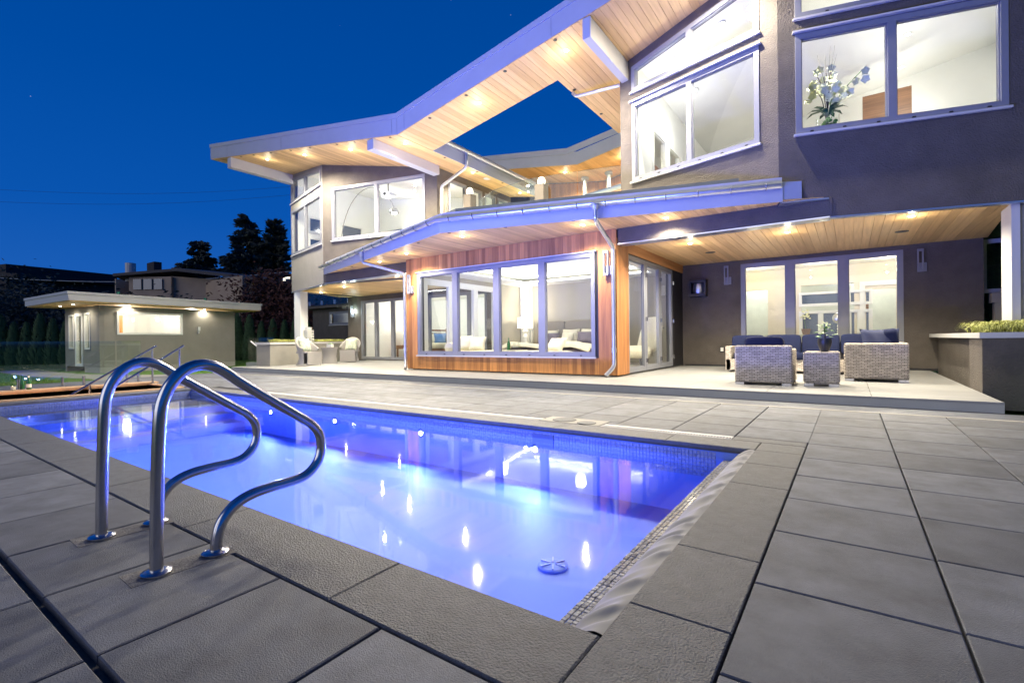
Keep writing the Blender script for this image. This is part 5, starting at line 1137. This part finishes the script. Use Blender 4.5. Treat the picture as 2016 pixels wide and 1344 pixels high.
MB().pillow((-8.62, 10.1, .82), .50, .46, .2, rz=.9, tilt=-.3).build('cushion', cloth_w, ch, smooth=True); MB().pillow((-8.2, 10.15, .80), .46, .44, .2, rz=.4, tilt=-.5).build('cushion', cloth_w, ch, smooth=True)
MB().pillow((-5.75, 10.1, .76), .5, .42, .18, rz=-.2, tilt=-.6).build('cushion', cloth_w, ch, smooth=True)
wb = empty('champagne_bottle', (-7.15, 10.1, .63), label='dark green champagne bottle on a tray inside the bedroom window', category='bottle')
MB().lathe([(r, h) for r, h in ((.0, 0), (.044, .002), (.045, .15), (.03, .20), (.016, .24), (.015, .31), (0, .312))], (-7.15, 10.12, .645), 18).build('bottle_glass', bottle_g, wb, smooth='auto')
MB().box(-7.4, 9.95, .632, -6.7, 10.3, .643).build('serving_tray', cloth_w, None, label='flat tray holding the champagne bottle and glasses', category='tray')
for x in (-6.95, -6.82): 
    w_ = MB().lathe([(.035, 0), (.005, .01), (.005, .08), (.035, .12), (.036, .19), (.034, .19), (.03, .125)], (x, 10.1, .645), 14).build('wine_glass', glass, None, smooth='auto', label='clear stemmed glass beside the champagne bottle', category='wine glass', group='stemmed glasses on the tray')
lc = empty('lounge_chair', (-4.6, 12.2, .13), label='cream leather swivel lounge chair seen through the folding doors', category='lounge chair')
MB().soft((-4.55, 12.3, .55), .75, .75, .26, rz=.4, tilt=.15, p=.45).build('seat', cloth_w, lc, smooth=True); MB().soft((-4.35, 12.62, .92), .66, .18, .85, rz=-.4, tilt=-.35, p=.5).build('backrest', cloth_w, lc, smooth=True); MB().soft((-4.30, 12.75, 1.32), .5, .16, .28, rz=-.4, tilt=-.35, p=.5).build('headrest', cloth_w, lc, smooth=True)
MB().lathe([(.28, 0), (.26, .02), (.04, .04), (.035, .3)], (-4.5, 12.35, .135), 20).build('swivel_base', steel, lc, smooth='auto')
# ---- guest room bed, lamp
gbed = empty('slatted_bed', (-14, 15.6, .13), label='walnut slatted bed with blue cushions in the guest room', category='bed')
MB().box(-15.1, 14.7, .42, -12.0, 16.7, .58).build('bed_frame', walnut, gbed); MB().soft((-13.5, 15.7, .68), 3.0, 1.95, .26, p=.2).build('mattress', cloth_w, gbed, smooth=True)
for k in range(5): MB().box(-15.25+.0, 14.8, .72+.15*k, -15.2, 16.6, .80+.15*k).build('slat', walnut, gbed)
for y in (14.78, 16.6): MB().box(-15.28, y, .13, -15.18, y+.07, 1.45).build('post', walnut, gbed)
for x, y in ((-14.9, 14.72), (-12.1, 14.72)): MB().box(x, y, .13, x+.07, y+.07, .42).build('leg', walnut, gbed)
for x, y, m_ in ((-14.7, 15.1, cloth_w), (-14.2, 15.1, cloth_b), (-13.7, 15.3, cloth_b)): MB().pillow((x, y, .98), .54, .5, .22, rz=.9, tilt=-.3).build('pillow', m_, gbed, smooth=True)
ns = empty('nightstand', (-16.3, 15.2, .13), label='walnut nightstand with long legs carrying the pink lamp', category='nightstand')
MB().box(-16.7, 14.9, .55, -15.6, 15.4, .72).build('drawer_box', walnut, ns)
for x, y in ((-16.68, 14.92), (-15.68, 14.92), (-16.68, 15.33), (-15.68, 15.33)): MB().box(x, y, .135, x+.05, y+.05, .55).build('leg', walnut, ns)
tl = empty('table_lamp', (-16.2, 15.15, .72), label='pink shaded table lamp lit on the walnut nightstand', category='table lamp')
MB().lathe([(.08, 0), (.04, .1), (.07, .25), (.02, .36), (.02, .5)], (-16.2, 15.15, .725), 16).build('lamp_base', white_m, tl, smooth='auto'); MB().lathe([(.22, 0), (.20, .34), (.195, .34), (.215, 0)], (-16.2, 15.15, 1.22), 24).build('lamp_shade', mat('pink_shade', (.8, .55, .42), .8, emit=((1, .72, .55), 1.0)), tl, smooth='auto'); light('table_lamp_bulb', 'POINT', (-16.2, 15.15, 1.65), 10*K_ROOM, WARM, size=.05)
# ---- bathroom bits
van = MB().box(-1.2, 15.5, .135, .15, 16.0, .95).build('vanity_counter', marble, None, label='pale vanity counter behind the middle patio window', category='vanity')
mi = empty('vanity_mirror', (-.25, 15.75, .95), label='round vanity mirror on a beaded stand behind the patio window', category='mirror')
MB().lathe([(.13, 0), (.145, .01), (.13, .02)], (-.25, 15.74, 1.38), 26, 'y').build('mirror_disc', mat('mirror_face', (.75, .75, .66), .15, metal=.6), mi, smooth='auto'); MB().lathe([(.07, 0), (.03, .03), (.045, .07), (.02, .10), (.045, .14), (.02, .18), (.04, .22), (.015, .27), (.015, .30)], (-.25, 15.75, .95), 16).build('stand', white_m, mi, smooth='auto')
oc = empty('potted_orchid', (-1.0, 15.7, .95), label='small white orchid in a copper basket on the vanity counter', category='orchid')
MB().lathe([(.08, 0), (.12, .16), (.11, .16)], (-1.0, 15.7, .95), 16).build('basket', walnut, oc, smooth='auto'); MB().tube([(-1.0, 15.7, 1.1), (-1.05, 15.7, 1.4), (-1.0, 15.7, 1.55)], .006, 5).build('stem', leaf_g, oc)
for k in range(16): MB().soft((-1.0+random.gauss(0, .06), 15.7+random.gauss(0, .04), 1.5+random.gauss(0, .06)), .06, .03, .05, p=1, n=5).build('flower', petal_m, oc)

# ---- wind screen window at the right end, seen past the patio wall
ws = window(house, (0, 14.3), 0, 2.32, 4.4, 1.78, 2.92, [3.4], fw_=.07, sill=False, m=beam_m)

MB().prism([rect(10.45, 14.1, 3.6, 7.12), rect(10.85, 11.62, 4.3, 4.95), rect(10.85, 11.62, 5.1, 5.75), rect(12.3, 13.4, 4.3, 5.75)], (-17.06, 0, 0), (0, 1, 0), (0, 0, 1), (1, 0, 0), .05).build('interior_wall', white_m, house)
for a, b, c_, d_ in ((10.85, 11.62, 4.3, 4.95), (10.85, 11.62, 5.1, 5.75), (12.3, 13.4, 4.3, 5.75)): window(house, (-17.0, a), PI/2, 0, b-a, c_, d_, fw_=.07, m=wframe_m, sill=False, proud=.02, gl=glass_dark)
